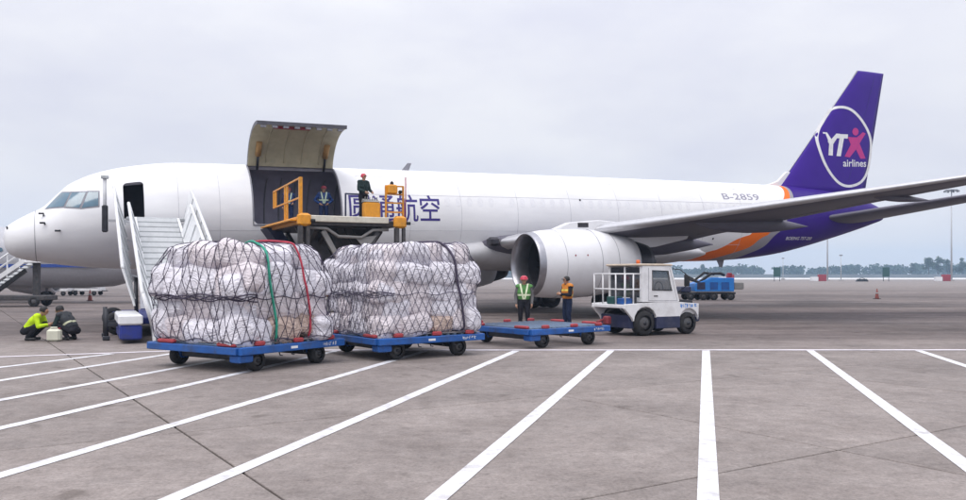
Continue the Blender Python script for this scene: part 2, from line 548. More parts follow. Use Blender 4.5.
def ext(p, q, y_end):
    """carry the line through p and q on until it reaches depth y_end"""
    t = (y_end - p[1]) / (q[1] - p[1]); return (p[0] + (q[0] - p[0]) * t, y_end)
stalls = [((918, 350.5), (964, 365.5), 'white stall line at far right, cut by the picture edge'),
          ((810, 350.5), (941, 447), 'white stall line running to the lower right corner'),
          ((706, 350.5), (707.5, 448), 'white stall line running almost straight down below the tow tractor'),
          ((611, 350.5), (437, 499), 'white stall line reaching the bottom edge near the middle'),
          ((516, 351), (279, 453), 'white stall line starting beside the wheel of the empty dolly'),
          ((424, 351.5), (98, 447), 'white stall line starting under the dolly with the second cargo pile'),
          ((340, 350), (0, 428.5), 'white stall line passing under the near corner of the first dolly'),
          ((262, 352.5), (0, 400.3), 'white stall line passing under the left wheel of the first dolly'),
          ((190, 351), (0, 380.7), 'white stall line ending at the left corner of the first dolly'),
          ((112, 354), (0, 367.5), 'white stall line at far left just below the kneeling workers')]
for a, b, lab in stalls:
    p, q = gpix(*a), gpix(*b)
    e = ext(p, q, 1.2) if abs(q[0] - p[0]) < abs(q[1] - p[1]) * 0.9 or q[0] > -3 else (p[0] + (q[0] - p[0]) * 3.0, p[1] + (q[1] - p[1]) * 3.0)
    if e[1] < 1.2: e = ext(p, q, 1.2)
    painted(p, e, 0.17, M_LINE, lab)
painted(gpix(196, 350.4), (60.0, gpix(966, 349.6)[1]), 0.26, M_LINE2, 'thin pale line crossing the apron behind the stall lines', z=0.009)
painted(gpix(200, 350.2), (gpix(0, 360.5)[0] * 1.6, gpix(0, 360.5)[1] * .9), 0.2, M_LINE2, 'thin pale line bending away at far left beyond the first dolly', z=0.0075)

M_GRASS = mat('dry_grass', (0.10, 0.115, 0.05), rough=0.95, var=0.3, scale=0.05, spec=0.1)
M_ROAD = mat('pale_road', (0.62, 0.61, 0.59), rough=0.85, var=0.1, scale=0.03)
sheet('verge', -1500, 1500, 520, 1400, 0.02, M_GRASS, 'strip of dry grass beyond the pale service road', 'grass', 4, 1)
sheet('service_road', -1500, 1500, 330, 500, 0.0, M_ROAD, 'pale concrete taxiway strip below the distant trees', 'road', 4, 1)

# perimeter wall with posts, far off
M_WALL = mat('perimeter_wall', (0.23, 0.25, 0.28), rough=0.9, var=0.1, scale=0.05)
mb = MB()
x = -1100
while x < 1100:
    mb.box(x, x + 11.6, 540, 540.3, 0, 2.2); mb.box(x + 11.6, x + 12.0, 539.8, 540.5, 0, 2.5); x += 12.0
tag(mb.build('perimeter_wall', M_WALL), 'long low blue grey perimeter wall below the distant trees', 'wall')

# distant wood: one mass of leaf clumps
M_LEAF = mat('far_foliage', (0.045, 0.075, 0.035), rough=0.9, var=0.45, scale=0.25, spec=0.1)
M_BARK = mat('bark', (0.10, 0.075, 0.055), rough=0.95, var=0.2, scale=3)
def leaf_cloud(mb, rng, c, rx, ry, rz, n, s):
    for _ in range(n):
        u = Vector((rng.gauss(0, 1), rng.gauss(0, 1), rng.gauss(0, 1))).normalized() * (rng.random() ** 0.45)
        p = Vector((c[0] + u.x * rx, c[1] + u.y * ry, c[2] + u.z * rz))
        a = Vector((rng.uniform(-1, 1), rng.uniform(-1, 1), rng.uniform(-1, 1))).normalized()
        b = a.cross(Vector((rng.uniform(-1, 1), rng.uniform(-1, 1), rng.uniform(-1, 1)))).normalized()
        k = s * rng.uniform(.6, 1.4)
        mb.add([p + a * k, p + b * k * .8, p - a * k, p - b * k * .8], [(0, 1, 2, 3)])
rng = random.Random(3)
mb = MB()
for i in range(420):
    x = rng.uniform(-700, 760)
    y = rng.uniform(860, 990)
    hgt = 10.5 + 6.0 * mnoise.noise(Vector((x * 0.011, 3.3, 0))) + rng.uniform(-1.6, 2.6)
    if x > 0.50 * y: hgt += 4.0 * min(1, (x / y - .50) * 25)
    hgt = max(5.5, hgt)
    wd = hgt * rng.uniform(.42, .62)
    leaf_cloud(mb, rng, (x, y, hgt * .46), wd, wd, hgt * .52, 80, 1.5)
    for _ in range(3):
        leaf_cloud(mb, rng, (x + rng.uniform(-wd, wd), y, hgt * rng.uniform(.5, .9)), wd * .4, wd * .4, hgt * .16, 18, 1.0)
tag(mb.build('treeline', M_LEAF), 'hazy blue green wood along the horizon', 'trees', kind='stuff')

def far_tree(px, top_py, depth, label, seed):
    rg = random.Random(seed)
    x = (px - 483) / FPX * depth
    H = CAM_H + (275 - top_py) * depth / FPX
    t = thing('tree', label, 'tree', (x, depth, 0), rg.uniform(0, 6), 'tall trees above the distant wood')
    mb = MB(); mb.tube([(0, 0, 0), (.2, .1, H * .4), (0, .2, H * .8)], H * .022, 7, r2=H * .008)
    for k in range(5):
        a = rg.uniform(0, 6.28); mb.tube([(0, .1, H * (.35 + .08 * k)), (math.cos(a) * H * .2, math.sin(a) * H * .2, H * (.5 + .08 * k))], H * .009, 5, r2=H * .003)
    mb.build('trunk', M_BARK, t)
    mb = MB()
    for k in range(9):
        a = rg.uniform(0, 6.28); r = H * rg.uniform(.02, .2); zz = H * rg.uniform(.34, .86)
        leaf_cloud(mb, rg, (math.cos(a) * r, math.sin(a) * r, zz), H * .17, H * .17, H * .14, 75, H * .035)
    leaf_cloud(mb, rg, (0, 0, H * .9), H * .1, H * .1, H * .1, 60, H * .03)
    mb.build('crown', M_LEAF, t)
for k, (px, ty, dp, lab) in enumerate([
        (929, 257.0, 590, 'slim pointed tree left of the light mast at far right'),
        (938, 256.5, 600, 'broad rounded tree just left of the light mast'),
        (948, 259.0, 610, 'tree directly behind the tall light mast'),
        (962, 257.5, 600, 'tree at the right picture edge beyond the light mast'),
        (912, 262.5, 700, 'low rounded tree to the right of the green board'),
        (857, 264.5, 860, 'small rounded tree to the left of the green board'),
        (793, 264.5, 860, 'small tree seen just below the purple tail'),
        (739, 263.0, 860, 'tree above the red box of the blue power cart'),
        (703, 264.0, 860, 'tree directly above the blue power cart'),
        (496, 263.5, 860, 'tree seen between cargo pile and engine intake')]):
    far_tree(px, ty, dp, lab, 40 + k)

# high masts
M_STEEL = mat('galvanised_steel', (0.50, 0.51, 0.53), rough=0.5, metal=0.2, var=0.1)
M_LAMP = mat('lamp_grey', (0.25, 0.26, 0.28), rough=0.5, var=0.1)
def mast(px, depth, top_py, label, ring=True):
    x = (px - 483) / FPX * depth; H = CAM_H + (275 - top_py) * depth / FPX
    t = thing('light_mast', label, 'light mast', (x, depth, 0), 0, 'light masts on the far side of the apron')
    MB().tube([(0, 0, 0), (0, 0, H * .5), (0, 0, H)], .27 if ring else .16, 10, r2=.15 if ring else .08).build('pole', M_STEEL, t)
    MB().cbox(-.6, .6, -.6, .6, 0, .35, .04).build('base', mat('concrete_block', (.35, .34, .33), .9), t)
    if ring:
        MB().lathe([(0, .5), (.15, 1.7), (.35, 1.8), (.45, 1.0), (.5, .2)], 20, Matrix.Translation((0, 0, H - .3)) @ Matrix.Rotation(R(-90), 4, 'Y')).build('head_ring', M_LAMP, t)
        for k in range(8):
            a = k * math.pi / 4
            MB().cbox(-.3, .3, -.25, .25, -.4, .1, .05, Matrix.Translation((1.9 * math.cos(a), 1.9 * math.sin(a), H - .25)) @ Matrix.Rotation(a, 4, 'Z')).build('floodlight', M_LAMP, t)
    else:
        MB().cbox(-.5, .5, -.15, .15, H - .3, H + .1, .03).build('lamp_head', M_LAMP, t)
mast(951.5, 250, 190, 'tall light mast with ring of floodlights at the right edge')
mast(827.5, 262, 205, 'tall light mast rising behind the purple tail cone')
mast(841, 262, 255, 'short slim mast just right of the purple tail', ring=False)
mast(783, 330, 258, 'thin short mast below the middle of the purple tail', ring=False)

M_GREEN = mat('board_green', (0.015, 0.075, 0.07), rough=0.5)
M_RED = mat('signal_red', (0.30, 0.02, 0.035), rough=0.55, var=0.15, dirt=(.1, .05, .05), dirt_amt=.4, dirt_scale=4)
M_WHITE = mat('white_paint', (0.78, 0.78, 0.79), rough=0.4, var=0.05, dirt=(.35, .33, .31), dirt_amt=.35, dirt_scale=1.6)
M_BLACK = mat('black_rubber', (0.018, 0.018, 0.02), rough=0.8, var=0.3, bump=.2, bscale=30)
M_DARK = mat('dark_metal', (0.04, 0.042, 0.05), rough=0.55, metal=0.4, var=0.25)
M_ORANGE = mat('cone_orange', (0.70, 0.14, 0.03), rough=0.55)
M_CONE = mat('dull_cone', (0.20, 0.045, 0.035), rough=0.7, var=.3)
def board(px, label):
    x, y = (px - 483) / FPX * 230, 230
    t = thing('sign_board', label, 'sign', (x, y, 0))
    MB().cbox(-.95, .95, -.12, .12, 1.3, 3.9, .03).build('board', M_GREEN, t)
    for s in (-.75, .75): MB().tube([(s, 0, 0), (s, 0, 1.35)], .08, 8).build('leg', M_DARK, t)
board(886, 'dark green board on two legs at the far edge of the apron')
board(777, 'dark green board on two legs seen below the purple tail')
def block(px, label):
    x, y = (px - 483) / FPX * 235, 235
    t = thing('barrier_block', label, 'barrier', (x, y, 0), 0, 'red and white blocks along the far apron edge')
    MB().cbox(-1.1, 1.1, -.5, .5, 0, 1.9, .06).build('red_block', M_RED, t)
    MB().cbox(-3.2, -1.2, -.5, .5, 0, 1.2, .06).build('white_block', M_WHITE, t)
block(822, 'red and white blocks left of the green board')
block(946, 'red and white blocks at the foot of the tall light mast')
block(672 + 58, 'red and white blocks behind the blue power cart')

def cone(px, py, label):
    x, y = gpix(px, py)
    t = thing('traffic_cone', label, 'traffic cone', (x, y, 0), .3, 'traffic cones standing on the apron')
    MB().cbox(-.2, .2, -.2, .2, 0, .04, .01).build('base', M_BLACK, t)
    T = Matrix.Rotation(R(-90), 4, 'Y')
    MB().lathe([(.04, .15), (.75, .03), (.76, 0)], 14, T).build('cone_body', M_CONE, t)
    MB().lathe([(.38, .095), (.38, .100), (.48, .083), (.48, .079)], 14, T).build('reflective_band', mat('dull_band', (.35, .34, .33), .7), t)
cone(877, 299, 'dull red traffic cone alone on the apron below the right wing tip')
cone(90, 301, 'dull red traffic cone behind the kneeling workers near the left stair')
# drain cover / dark chock on the far apron
xx, yy = gpix(862, 281.5)
t = thing('wheel_chock', 'small dark chock lying on the far apron left of the green board', 'chock', (xx, yy, 0))
MB().prism([(-1.6, 0), (1.6, 0), (1.1, .7), (-1.1, .7)], 'y', -.5, .5).build('chock_body', M_BLACK, t)
MB().tube([(-.8, 0, .7), (0, 0, 1.0), (.8, 0, .7)], .06, 6).build('rope_handle', M_DARK, t)

# ================================================================== the freighter
M_PAINT = plane_paint()
M_PURPLE = mat('tail_purple', (0.046, 0.012, 0.25), rough=0.42, var=0.05, scale=1.5, spec=.15)
M_WINGGREY = mat('wing_grey', (0.118, 0.112, 0.145), rough=0.45, var=0.06, scale=1.2, spec=.35, dirt=(.09, .085, .09), dirt_amt=.4, dirt_scale=.8)
M_COWL = mat('cowl_white', (0.74, 0.74, 0.76), rough=0.35, var=0.03, scale=1.0, coat=0.25, dirt=(.5, .49, .48), dirt_amt=.25, dirt_scale=.9)
M_BARE = mat('bare_metal', (0.36, 0.36, 0.39), rough=0.36, metal=0.9, var=0.08)
M_NOZZLE = mat('nozzle_metal', (0.055, 0.052, 0.06), rough=0.4, metal=0.7, var=0.2)
M_GLASS = glass('cockpit_glass', (0.05, 0.13, 0.19), .12)
M_LINING = mat('hold_lining', (0.33, 0.31, 0.40), rough=0.7, var=0.12, scale=2.0)
M_DOORIN = mat('door_inside', (0.44, 0.40, 0.27), rough=0.6, var=0.12, scale=1.5, dirt=(.25, .23, .16), dirt_amt=.4, dirt_scale=2)
M_SEAM = mat('seam_grey', (0.22, 0.22, 0.25), rough=0.6)
M_SEAM2 = mat('lap_joint_grey', (0.50, 0.50, 0.53), rough=0.6)
M_TITLE = mat('title_purple', (0.035, 0.02, 0.19), rough=0.4, var=0.04)
M_PLUG = mat('window_plug_white', (0.755, 0.755, 0.775), rough=0.42, var=0.03)
M_PINK = mat('logo_pink', (0.50, 0.008, 0.21), rough=0.4, var=0.05)

PLANE = thing('cargo_airplane', 'large white cargo jet with orange stripe and purple tail, side cargo door raised', 'airplane', (NX, NY, 0))
PLANE.rotation_euler = (0, -PITCH, TH)

_T = [  # x, bottom z, top z, half width
    (0.0, 3.10, 3.14, 0.02), (0.06, 2.72, 3.43, 0.36), (0.25, 2.47, 3.63, 0.66), (0.5, 2.35, 3.80, 0.89), (0.85, 2.26, 4.00, 1.09),
    (1.25, 2.20, 4.21, 1.25), (1.85, 2.09, 4.79, 1.46), (2.15, 2.05, 5.08, 1.54), (2.5, 2.01, 5.29, 1.62), (3.0, 1.96, 5.52, 1.70),
    (3.85, 1.91, 5.77, 1.79), (4.6, 1.88, 5.91, 1.83), (6.0, 1.86, 6.06, 1.88), (8.0, 1.85, 6.08, 1.88), (20.0, 1.82, 6.07, 1.88),
    (31.0, 1.76, 6.03, 1.88), (33.0, 1.76, 6.01, 1.86), (35.2, 1.84, 5.99, 1.78), (36.7, 1.96, 5.97, 1.70), (38.2, 2.15, 5.94, 1.56),
    (40.0, 2.48, 5.87, 1.34), (42.1, 2.93, 5.72, 1.05), (44.0, 3.36, 5.45, 0.74), (45.9, 3.84, 4.98, 0.40), (46.6, 4.04, 4.70, 0.22), (46.8, 4.2, 4.5, 0.06)]
_TX = np.array([r[0] for r in _T])
def _pchip(col):
    y = np.array([r[col] for r in _T]); h = np.diff(_TX); d = np.diff(y) / h
    m = np.zeros(len(y)); m[0], m[-1] = d[0], d[-1]
    for i in range(1, len(y) - 1):
        if d[i - 1] * d[i] > 0:
            w1, w2 = 2 * h[i] + h[i - 1], h[i] + 2 * h[i - 1]
            m[i] = (w1 + w2) / (w1 / d[i - 1] + w2 / d[i])
    def f(x):
        i = int(np.clip(np.searchsorted(_TX, x) - 1, 0, len(h) - 1)); t = (x - _TX[i]) / h[i]
        return ((1 + 2 * t) * (1 - t) ** 2 * y[i] + t * (1 - t) ** 2 * h[i] * m[i] + t * t * (3 - 2 * t) * y[i + 1] + t * t * (t - 1) * h[i] * m[i + 1])
    return f
_zb, _zt, _hw = _pchip(1), _pchip(2), _pchip(3)
def sec(x): zb, zt = _zb(x), _zt(x); return (zb + zt) / 2, (zt - zb) / 2, _hw(x)
def hull(x, phi, k=1.0):
    zc, rz, hw = sec(x); return Vector((x, -hw * k * math.sin(phi), zc + rz * k * math.cos(phi)))
def phi_of(x, z):
    zc, rz, hw = sec(x); return math.acos(max(-1, min(1, (z - zc) / rz)))
def skin(x, z, off=0.0, side=-1):
    """point on the port (side -1) skin at station x and height z, pushed out by off"""
    zc, rz, hw = sec(x); ph = phi_of(x, z)
    p = Vector((x, side * hw * math.sin(ph), z)); n = Vector((0, side * math.sin(ph) / hw, math.cos(ph) / rz)).normalized()
    return p + n * off

CD = (8.65, 12.20, R(17), R(102))     # main deck cargo door opening
LD = (4.00, 4.70, R(52), R(96))       # crew door opening
def tube_skin(x0, x1, k, phis, skip, dx=0.4):
    xs = set(np.round(np.arange(x0, x1 + 1e-6, dx), 3)) | {x0, x1}
    if k == 1.0: xs |= set(_TX) | {0.015, 0.03, 0.1, 0.16, 0.35, 0.65} | set(np.round(np.arange(1.0, 4.0, .08), 3))
    for d in skip: xs |= {d[0], d[1]}
    xs = sorted(v for v in xs if x0 - 1e-9 <= v <= x1 + 1e-9)
    mb = MB(); n = len(phis); vs, fs = [], []
    for x in xs: vs += [hull(x, p, k) for p in phis]
    for i in range(len(xs) - 1):
        xm = (xs[i] + xs[i + 1]) / 2
        for j in range(n):
            q = (j + 1) % n; pm = (phis[j] + (phis[q] if q else 2 * math.pi)) / 2
            if any(d[0] < xm < d[1] and d[2] < pm < d[3] for d in skip): continue
            fs.append((i * n + j, i * n + q, (i + 1) * n + q, (i + 1) * n + j))
    return mb.add(vs, fs, True)
PH = sorted(set(np.round(np.arange(0, 2 * math.pi - 1e-6, math.pi / 56), 5)) | {CD[2], CD[3], LD[2], LD[3]})
fus = tube_skin(0.0, 46.8, 1.0, PH, [CD, LD]).build('fuselage', M_PAINT, PLANE)
tube_skin(7.3, 14.6, 0.93, PH, [CD], 0.6).build('hold_lining', M_LINING, PLANE)
for xb in (7.3, 14.6):
    MB().add([hull(xb, p, .93) for p in PH], [tuple(range(len(PH)))]).build('bulkhead', M_LINING, PLANE)
HOLD_Z = 3.44
MB().box(7.35, 14.55, -1.70, 1.70, HOLD_Z - .1, HOLD_Z).build('hold_floor', mat('hold_floor', (.16, .16, .17), .5, .3, var=.2), PLANE)
for xs in np.arange(7.9, 14.4, .62):   # frames of the hold behind the door
    MB().tube([hull(xs, p, .915) for p in np.linspace(R(195), R(330), 14)], .035, 6).build('hold_frame', M_SEAM, PLANE)
MB().box(3.5, 5.3, -1.62, .4, 3.4, 3.5).box(3.5, 3.55, -1.55, .4, 3.5, 4.4).box(5.25, 5.3, -1.55, .4, 3.5, 4.4).box(3.5, 3.55, -.98, .4, 4.4, 5.2).box(5.25, 5.3, -.98, .4, 4.4, 5.2).box(3.5, 5.3, .4, .45, 3.4, 5.2).box(3.5, 5.3, -.98, .4, 5.18, 5.22).build('vestibule', mat('vestibule_dark', (.06, .055, .07), .7), PLANE)

def jamb(d, depth, name, m):
    """return of the opening's edge into the fuselage"""
    loop = []
    for x in np.linspace(d[0], d[1], 10): loop.append((x, d[2]))
    for p in np.linspace(d[2], d[3], 18)[1:]: loop.append((d[1], p))
    for x in np.linspace(d[1], d[0], 10)[1:]: loop.append((x, d[3]))
    for p in np.linspace(d[3], d[2], 18)[1:-1]: loop.append((d[0], p))
    n = len(loop)
    vs = [hull(x, p, 1.004) for x, p in loop] + [hull(x, p, 1 - depth) for x, p in loop]
    MB().add(vs, [(i, (i + 1) % n, n + (i + 1) % n, n + i) for i in range(n)]).build(name, m, PLANE)
    return loop
M_JAMB = mat('door_jamb', (.30, .29, .33), .5, var=.1)
lp = jamb(CD, .07, 'cargo_door_jamb', M_JAMB)
MB().tube([hull(x, p, 1.004) for x, p in lp], .035, 6, closed=True).build('cargo_door_seal', M_SEAM, PLANE)
jamb(LD, .07, 'crew_door_jamb', M_JAMB)
def corner(d, ix, ip, r, name='door_corner'):
    """rounded corner filler of an opening"""
    x0, p0 = d[ix], d[2 + ip]; sx = 1 if ix == 0 else -1; sp = 1 if ip == 0 else -1
    zc, rz, hw = sec(x0); dp = r / rz
    arc = [(x0 + sx * r * (1 - math.cos(t)), p0 + sp * dp * (1 - math.sin(t))) for t in np.linspace(0, math.pi / 2, 7)]
    MB().add([hull(x, p, 1.002) for x, p in [(x0, p0)] + arc], [tuple(range(8))]).build(name, M_PAINT, PLANE)
for ix in (0, 1):
    for ip in (0, 1): corner(LD, ix, ip, .15)
    corner(CD, ix, 1, .28)

# raised cargo door: the skin panel swung up about its top hinge
def door_pt(x, p, k, ang=R(93)):
    h = hull(x, CD[2], 1.0); q = hull(x, p, k) - h
    c, s = math.cos(-ang), math.sin(-ang)
    # port side view: axes (-y outboard, z up); a negative turn lifts the panel outwards
    u, v = -q.y, q.z
    u, v = (u * math.cos(ang) - v * math.sin(ang)), (u * math.sin(ang) + v * math.cos(ang))
    return Vector((x, h.y - u, h.z + v + .02))
dps = np.linspace(CD[2], CD[3], 18); dxs = np.linspace(CD[0] + .02, CD[1] - .02, 10)
def door_sheet(k, name, m, flip=False):
    vs = [door_pt(x, p, k) for x in dxs for p in dps]; n = len(dps)
    return MB().add(vs, [(i * n + j, i * n + j + 1, (i + 1) * n + j + 1, (i + 1) * n + j) for i in range(len(dxs) - 1) for j in range(n - 1)], True).build(name, m, PLANE)
cdoor = door_sheet(1.0, 'cargo_door', M_PAINT)
M_DIN2 = M_DOORIN
lin = door_sheet(.925, 'door_lining', M_DOORIN); lin.parent = cdoor
mb = MB()
for x in (dxs[0], dxs[-1]):
    vs = [door_pt(x, p, 1.0) for p in dps] + [door_pt(x, p, .925) for p in dps]; n = len(dps)
    mb.add(vs, [(i, i + 1, n + i + 1, n + i) for i in range(n - 1)])
for p in (dps[0], dps[-1]):
    vs = [door_pt(x, p, 1.0) for x in dxs] + [door_pt(x, p, .925) for x in dxs]; n = len(dxs)
    mb.add(vs, [(i, i + 1, n + i + 1, n + i) for i in range(n - 1)])
mb.build('door_edge', mat('door_edge', (.10, .10, .12), .5, var=.15), cdoor)
for x in np.linspace(dxs[0] + .25, dxs[-1] - .25, 8):     # latches along the free edge
    a = door_pt(x - .1, dps[-1] - R(2.2), .90); b = door_pt(x + .1, dps[-1] - R(2.2), .90)
    MB().bar(a, b, .12, .10).build('latch', M_SEAM, cdoor)
MB().bar(door_pt(dxs[0] + .7, dps[-2] - R(4), .90), door_pt(dxs[0] + 2.1, dps[-2] - R(4), .90), .20, .10).build('red_safety_bar', M_RED, cdoor)
for x in (dxs[0] + .38, dxs[-1] - .38):                   # actuators and their brackets
    MB().tube([door_pt(x, dps[7], .915), door_pt(x, dps[3], .90)], .12, 8).build('actuator_cover', mat('actuator_tan', (.36, .20, .06), .6), cdoor)
    MB().tube([door_pt(x, dps[4], .90), hull(x, CD[2] + R(5), .95)], .05, 8).build('actuator_rod', M_DARK, cdoor)
for x in np.linspace(CD[0] + .2, CD[1] - .2, 9):
    MB().bar(hull(x - .12, CD[2], 1.012), hull(x + .12, CD[2], 1.012), .07, .07).build('hinge', M_SEAM, cdoor)
for k in range(1, 5):
    MB().tube([door_pt(dxs[0] + .72 * k, p, .918) for p in dps[1:-1]], .018, 5).build('stiffener', M_DOORIN, cdoor)

# cockpit glazing: panes inset in a dark surround, both sides
def patch(corners, off, name, m, parent, n=6, side=-1):
    a, b, c, d = corners
    vs = []
    for i in range(n + 1):
        for j in range(n + 1):
            s, t = i / n, j / n
            x = (a[0] * (1 - s) + b[0] * s) * (1 - t) + (d[0] * (1 - s) + c[0] * s) * t
            z = (a[1] * (1 - s) + b[1] * s) * (1 - t) + (d[1] * (1 - s) + c[1] * s) * t
            vs.append(skin(x, z, off, side))
    k = n + 1
    return MB().add(vs, [(i * k + j, i * k + j + 1, (i + 1) * k + j + 1, (i + 1) * k + j) for i in range(n) for j in range(n)], True).build(name, m, parent)
PANES = [[(1.42, 4.15), (2.02, 4.18), (2.24, 4.70), (1.92, 4.73)],
         [(2.08, 4.17), (2.53, 4.13), (2.76, 4.71), (2.30, 4.71)],
         [(2.61, 4.12), (3.15, 4.20), (3.17, 4.72), (2.84, 4.72)]]
def grow(P, g):
    cx = sum(p[0] for p in P) / 4; cz = sum(p[1] for p in P) / 4
    return [(p[0] + math.copysign(g, p[0] - cx), p[1] + math.copysign(g, p[1] - cz)) for p in P]
for side in (-1, 1):
    for P in PANES:
        patch(grow(P, .045), .008, 'window_frame', M_SEAM, PLANE, side=side)
        patch(P, .014, 'cockpit_window', M_GLASS, PLANE, side=side)
MB().tube([hull(1.07, p, 1.0005) for p in np.linspace(0, 2 * math.pi, 60)[:-1]], .012, 5, closed=True).build('radome_seam', M_SEAM, PLANE)
for (x, z) in ((1.36, 3.86), (1.40, 3.55), (1.88, 3.31)):
    p = skin(x, z, .0); q = skin(x, z, .12); MB().tube([p, q, q + Vector((-.16, 0, 0))], .035, 7).build('air_data_probe', M_DARK, PLANE)
MB().tube([skin(.17, 3.42, -.02), skin(.17, 3.42, .03) + Vector((-.02, 0, .06))], .03, 6).build('lightning_stud', M_DARK, PLANE)
MB().prism([(15.5, 6.05), (15.85, 6.05), (16.0, 6.42), (15.82, 6.42)], 'y', -.02, .02).build('blade_antenna', M_SEAM, PLANE)
MB().prism([(33.6, 1.80), (34.1, 1.80), (33.98, 1.40), (33.8, 1.40)], 'y', -.02, .02).build('belly_antenna', M_SEAM, PLANE)
for (x, z) in ((31.1, 2.6), (31.9, 2.9), (32.1, 3.5), (23.8, 4.75)):
    patch([(x - .05, z - .05), (x + .05, z - .05), (x + .05, z + .05), (x - .05, z + .05)], .006, 'vent', M_DARK, PLANE, 2)
# plugged cabin windows and skin seams
for k, x in enumerate(np.arange(16.95, 35, .53)):
    if k % 7 == 5: continue
    P = [(x - .13, 4.36), (x + .13, 4.36), (x + .13, 4.76), (x - .13, 4.76)]
    vs = [skin(x + .13 * math.cos(t) * (abs(math.cos(t)) ** -.35 if abs(math.cos(t)) > .05 else 1), 4.56 + .2 * math.sin(t), .004) for t in np.linspace(0, 2 * math.pi, 17)[:-1]]
    MB().add(vs, [tuple(range(16))]).build('window_plug', M_PLUG, PLANE)
for (ph, xa, xb) in ((R(38), 13.0, 36), (R(66), 13.2, 35), (R(108), 5.5, 36), (R(128), 4.5, 34), (R(100), 13.0, 16)):
    MB().tube([hull(x, ph, 1.0) for x in np.arange(xa, xb, .6)], .009, 4, cap=False).build('lap_joint', M_SEAM2, PLANE)
for x in (5.9, 7.4, 13.4, 15.2, 17.6, 20.4, 23.2, 25.9, 28.5, 31.2, 33.8):
    MB().tube([hull(x, p, 1.0002) for p in np.linspace(R(8), R(172), 26)], .009, 4, cap=False).build('skin_seam', M_SEAM2, PLANE)

# titles
vs, fs = text_tris('圆通航空', 1.0, .009)
x0 = min(v[0] for v in vs); x1 = max(v[0] for v in vs); y0 = min(v[1] for v in vs); y1 = max(v[1] for v in vs)
T0, T1, TZ0, TZ1 = 12.52, 16.56, 3.66, 4.84
wrapped('title_lettering', vs, fs, lambda u, v: skin(T0 + (u - x0) / (x1 - x0) * (T1 - T0), TZ0 + (v - y0) / (y1 - y0) * (TZ1 - TZ0), .007), M_TITLE, PLANE, 1, .06)
def small_text(body, xa, xb, za, zb, m, name, off=.006):
    vs, fs = text_tris(body, 1.0, .01)
    a0 = min(v[0] for v in vs); a1 = max(v[0] for v in vs); b0 = min(v[1] for v in vs); b1 = max(v[1] for v in vs)
    wrapped(name, vs, fs, lambda u, v: skin(xa + (u - a0) / (a1 - a0) * (xb - xa), za + (v - b0) / (b1 - b0) * (zb - za), off), m, PLANE, 1, .2)
small_text('B-2859', 32.7, 35.3, 4.95, 5.29, mat('registration_grey', (.30, .29, .36), .5), 'registration')
small_text('BOEING 757-200', 37.3, 39.65, 2.83, 3.0, M_WHITE, 'maker_lettering')

# wing-body fairing
def loft(secs, close=True):
    n = len(secs[0]); vs = [p for s_ in secs for p in s_]; fs = []
    for i in range(len(secs) - 1):
        for j in range(n):
            q = (j + 1) % n; fs.append((i * n + j, i * n + q, (i + 1) * n + q, (i + 1) * n + j))
    if close: fs += [tuple(range(n))[::-1], tuple(range((len(secs) - 1) * n, len(secs) * n))]
    return MB().add(vs, fs, True)
secs = []
for x in np.linspace(15.6, 31.5, 34):
    u = (x - 15.6) / 15.9; hgt = (max(0, math.sin(math.pi * min(1, u * 1.0))) ** .55)
    hw = 1.55 + .62 * hgt; top = 2.35 + 1.0 * hgt; bot = 1.95 - .52 * hgt
    secs.append([Vector((x, hw * math.copysign(abs(math.cos(t)) ** .8, math.cos(t)), (top + bot) / 2 + (top - bot) / 2 * math.sin(t))) for t in np.linspace(0, 2 * math.pi, 41)[:-1]])
loft(secs).build('belly_fairing', mat('belly_paint', (.56, .56, .58), .42, var=.05, scale=.8, spec=.3, dirt=(.34, .32, .31), dirt_amt=.4, dirt_scale=.9), PLANE)

# wings
def airfoil(n=15, t=.11, camber=.015):
    up, lo = [], []
    for i in range(n):
        u = .5 * (1 - math.cos(math.pi * i / (n - 1)))
        y = t / .2 * (.2969 * math.sqrt(u) - .126 * u - .3516 * u * u + .2843 * u ** 3 - .1036 * u ** 4)
        c = camber * 4 * u * (1 - u); up.append((u, c + y)); lo.append((u, c - y))
    return up + lo[::-1][1:-1]
def wing_le(ya): return 18.7 + .543 * (ya - 1.9)
def wing_te(ya): return np.interp(ya, [1.0, 6.6, 19.0], [27.15, 27.5, 29.8])
def wing_z(ya): return 2.66 + .0905 * (ya - 1.9) + .0016 * max(0, ya - 6) ** 1.5
def wing_sec(ya, side):
    le, te = wing_le(ya), wing_te(ya); c = te - le
    tw = R(np.interp(ya, [1, 19], [3.2, -1.0])); tt = np.interp(ya, [1, 7, 19], [.125, .105, .10])
    out = []
    for (u, v) in airfoil(15, tt):
        xx, zz = u * c, v * c
        out.append(Vector((le + xx * math.cos(tw) + zz * math.sin(tw), side * ya, wing_z(ya) + zz * math.cos(tw) - xx * math.sin(tw))))
    return out
def fairing_body(y, xa, xb, zc, r, name, parent, m, droop=.0):
    prof = [(0, .0), (.04, .35), (.12, .68), (.28, .95), (.45, 1.0), (.65, .82), (.85, .42), (1.0, .02)]
    L_ = xb - xa
    M_ = Matrix.Translation((xa, y, zc)) @ Matrix.Rotation(R(droop), 4, 'Y') @ Matrix.Scale(.62, 4, (0, 1, 0))
    return MB().lathe([(u * L_, v * r) for u, v in prof], 20, M_).build(name, m, parent)
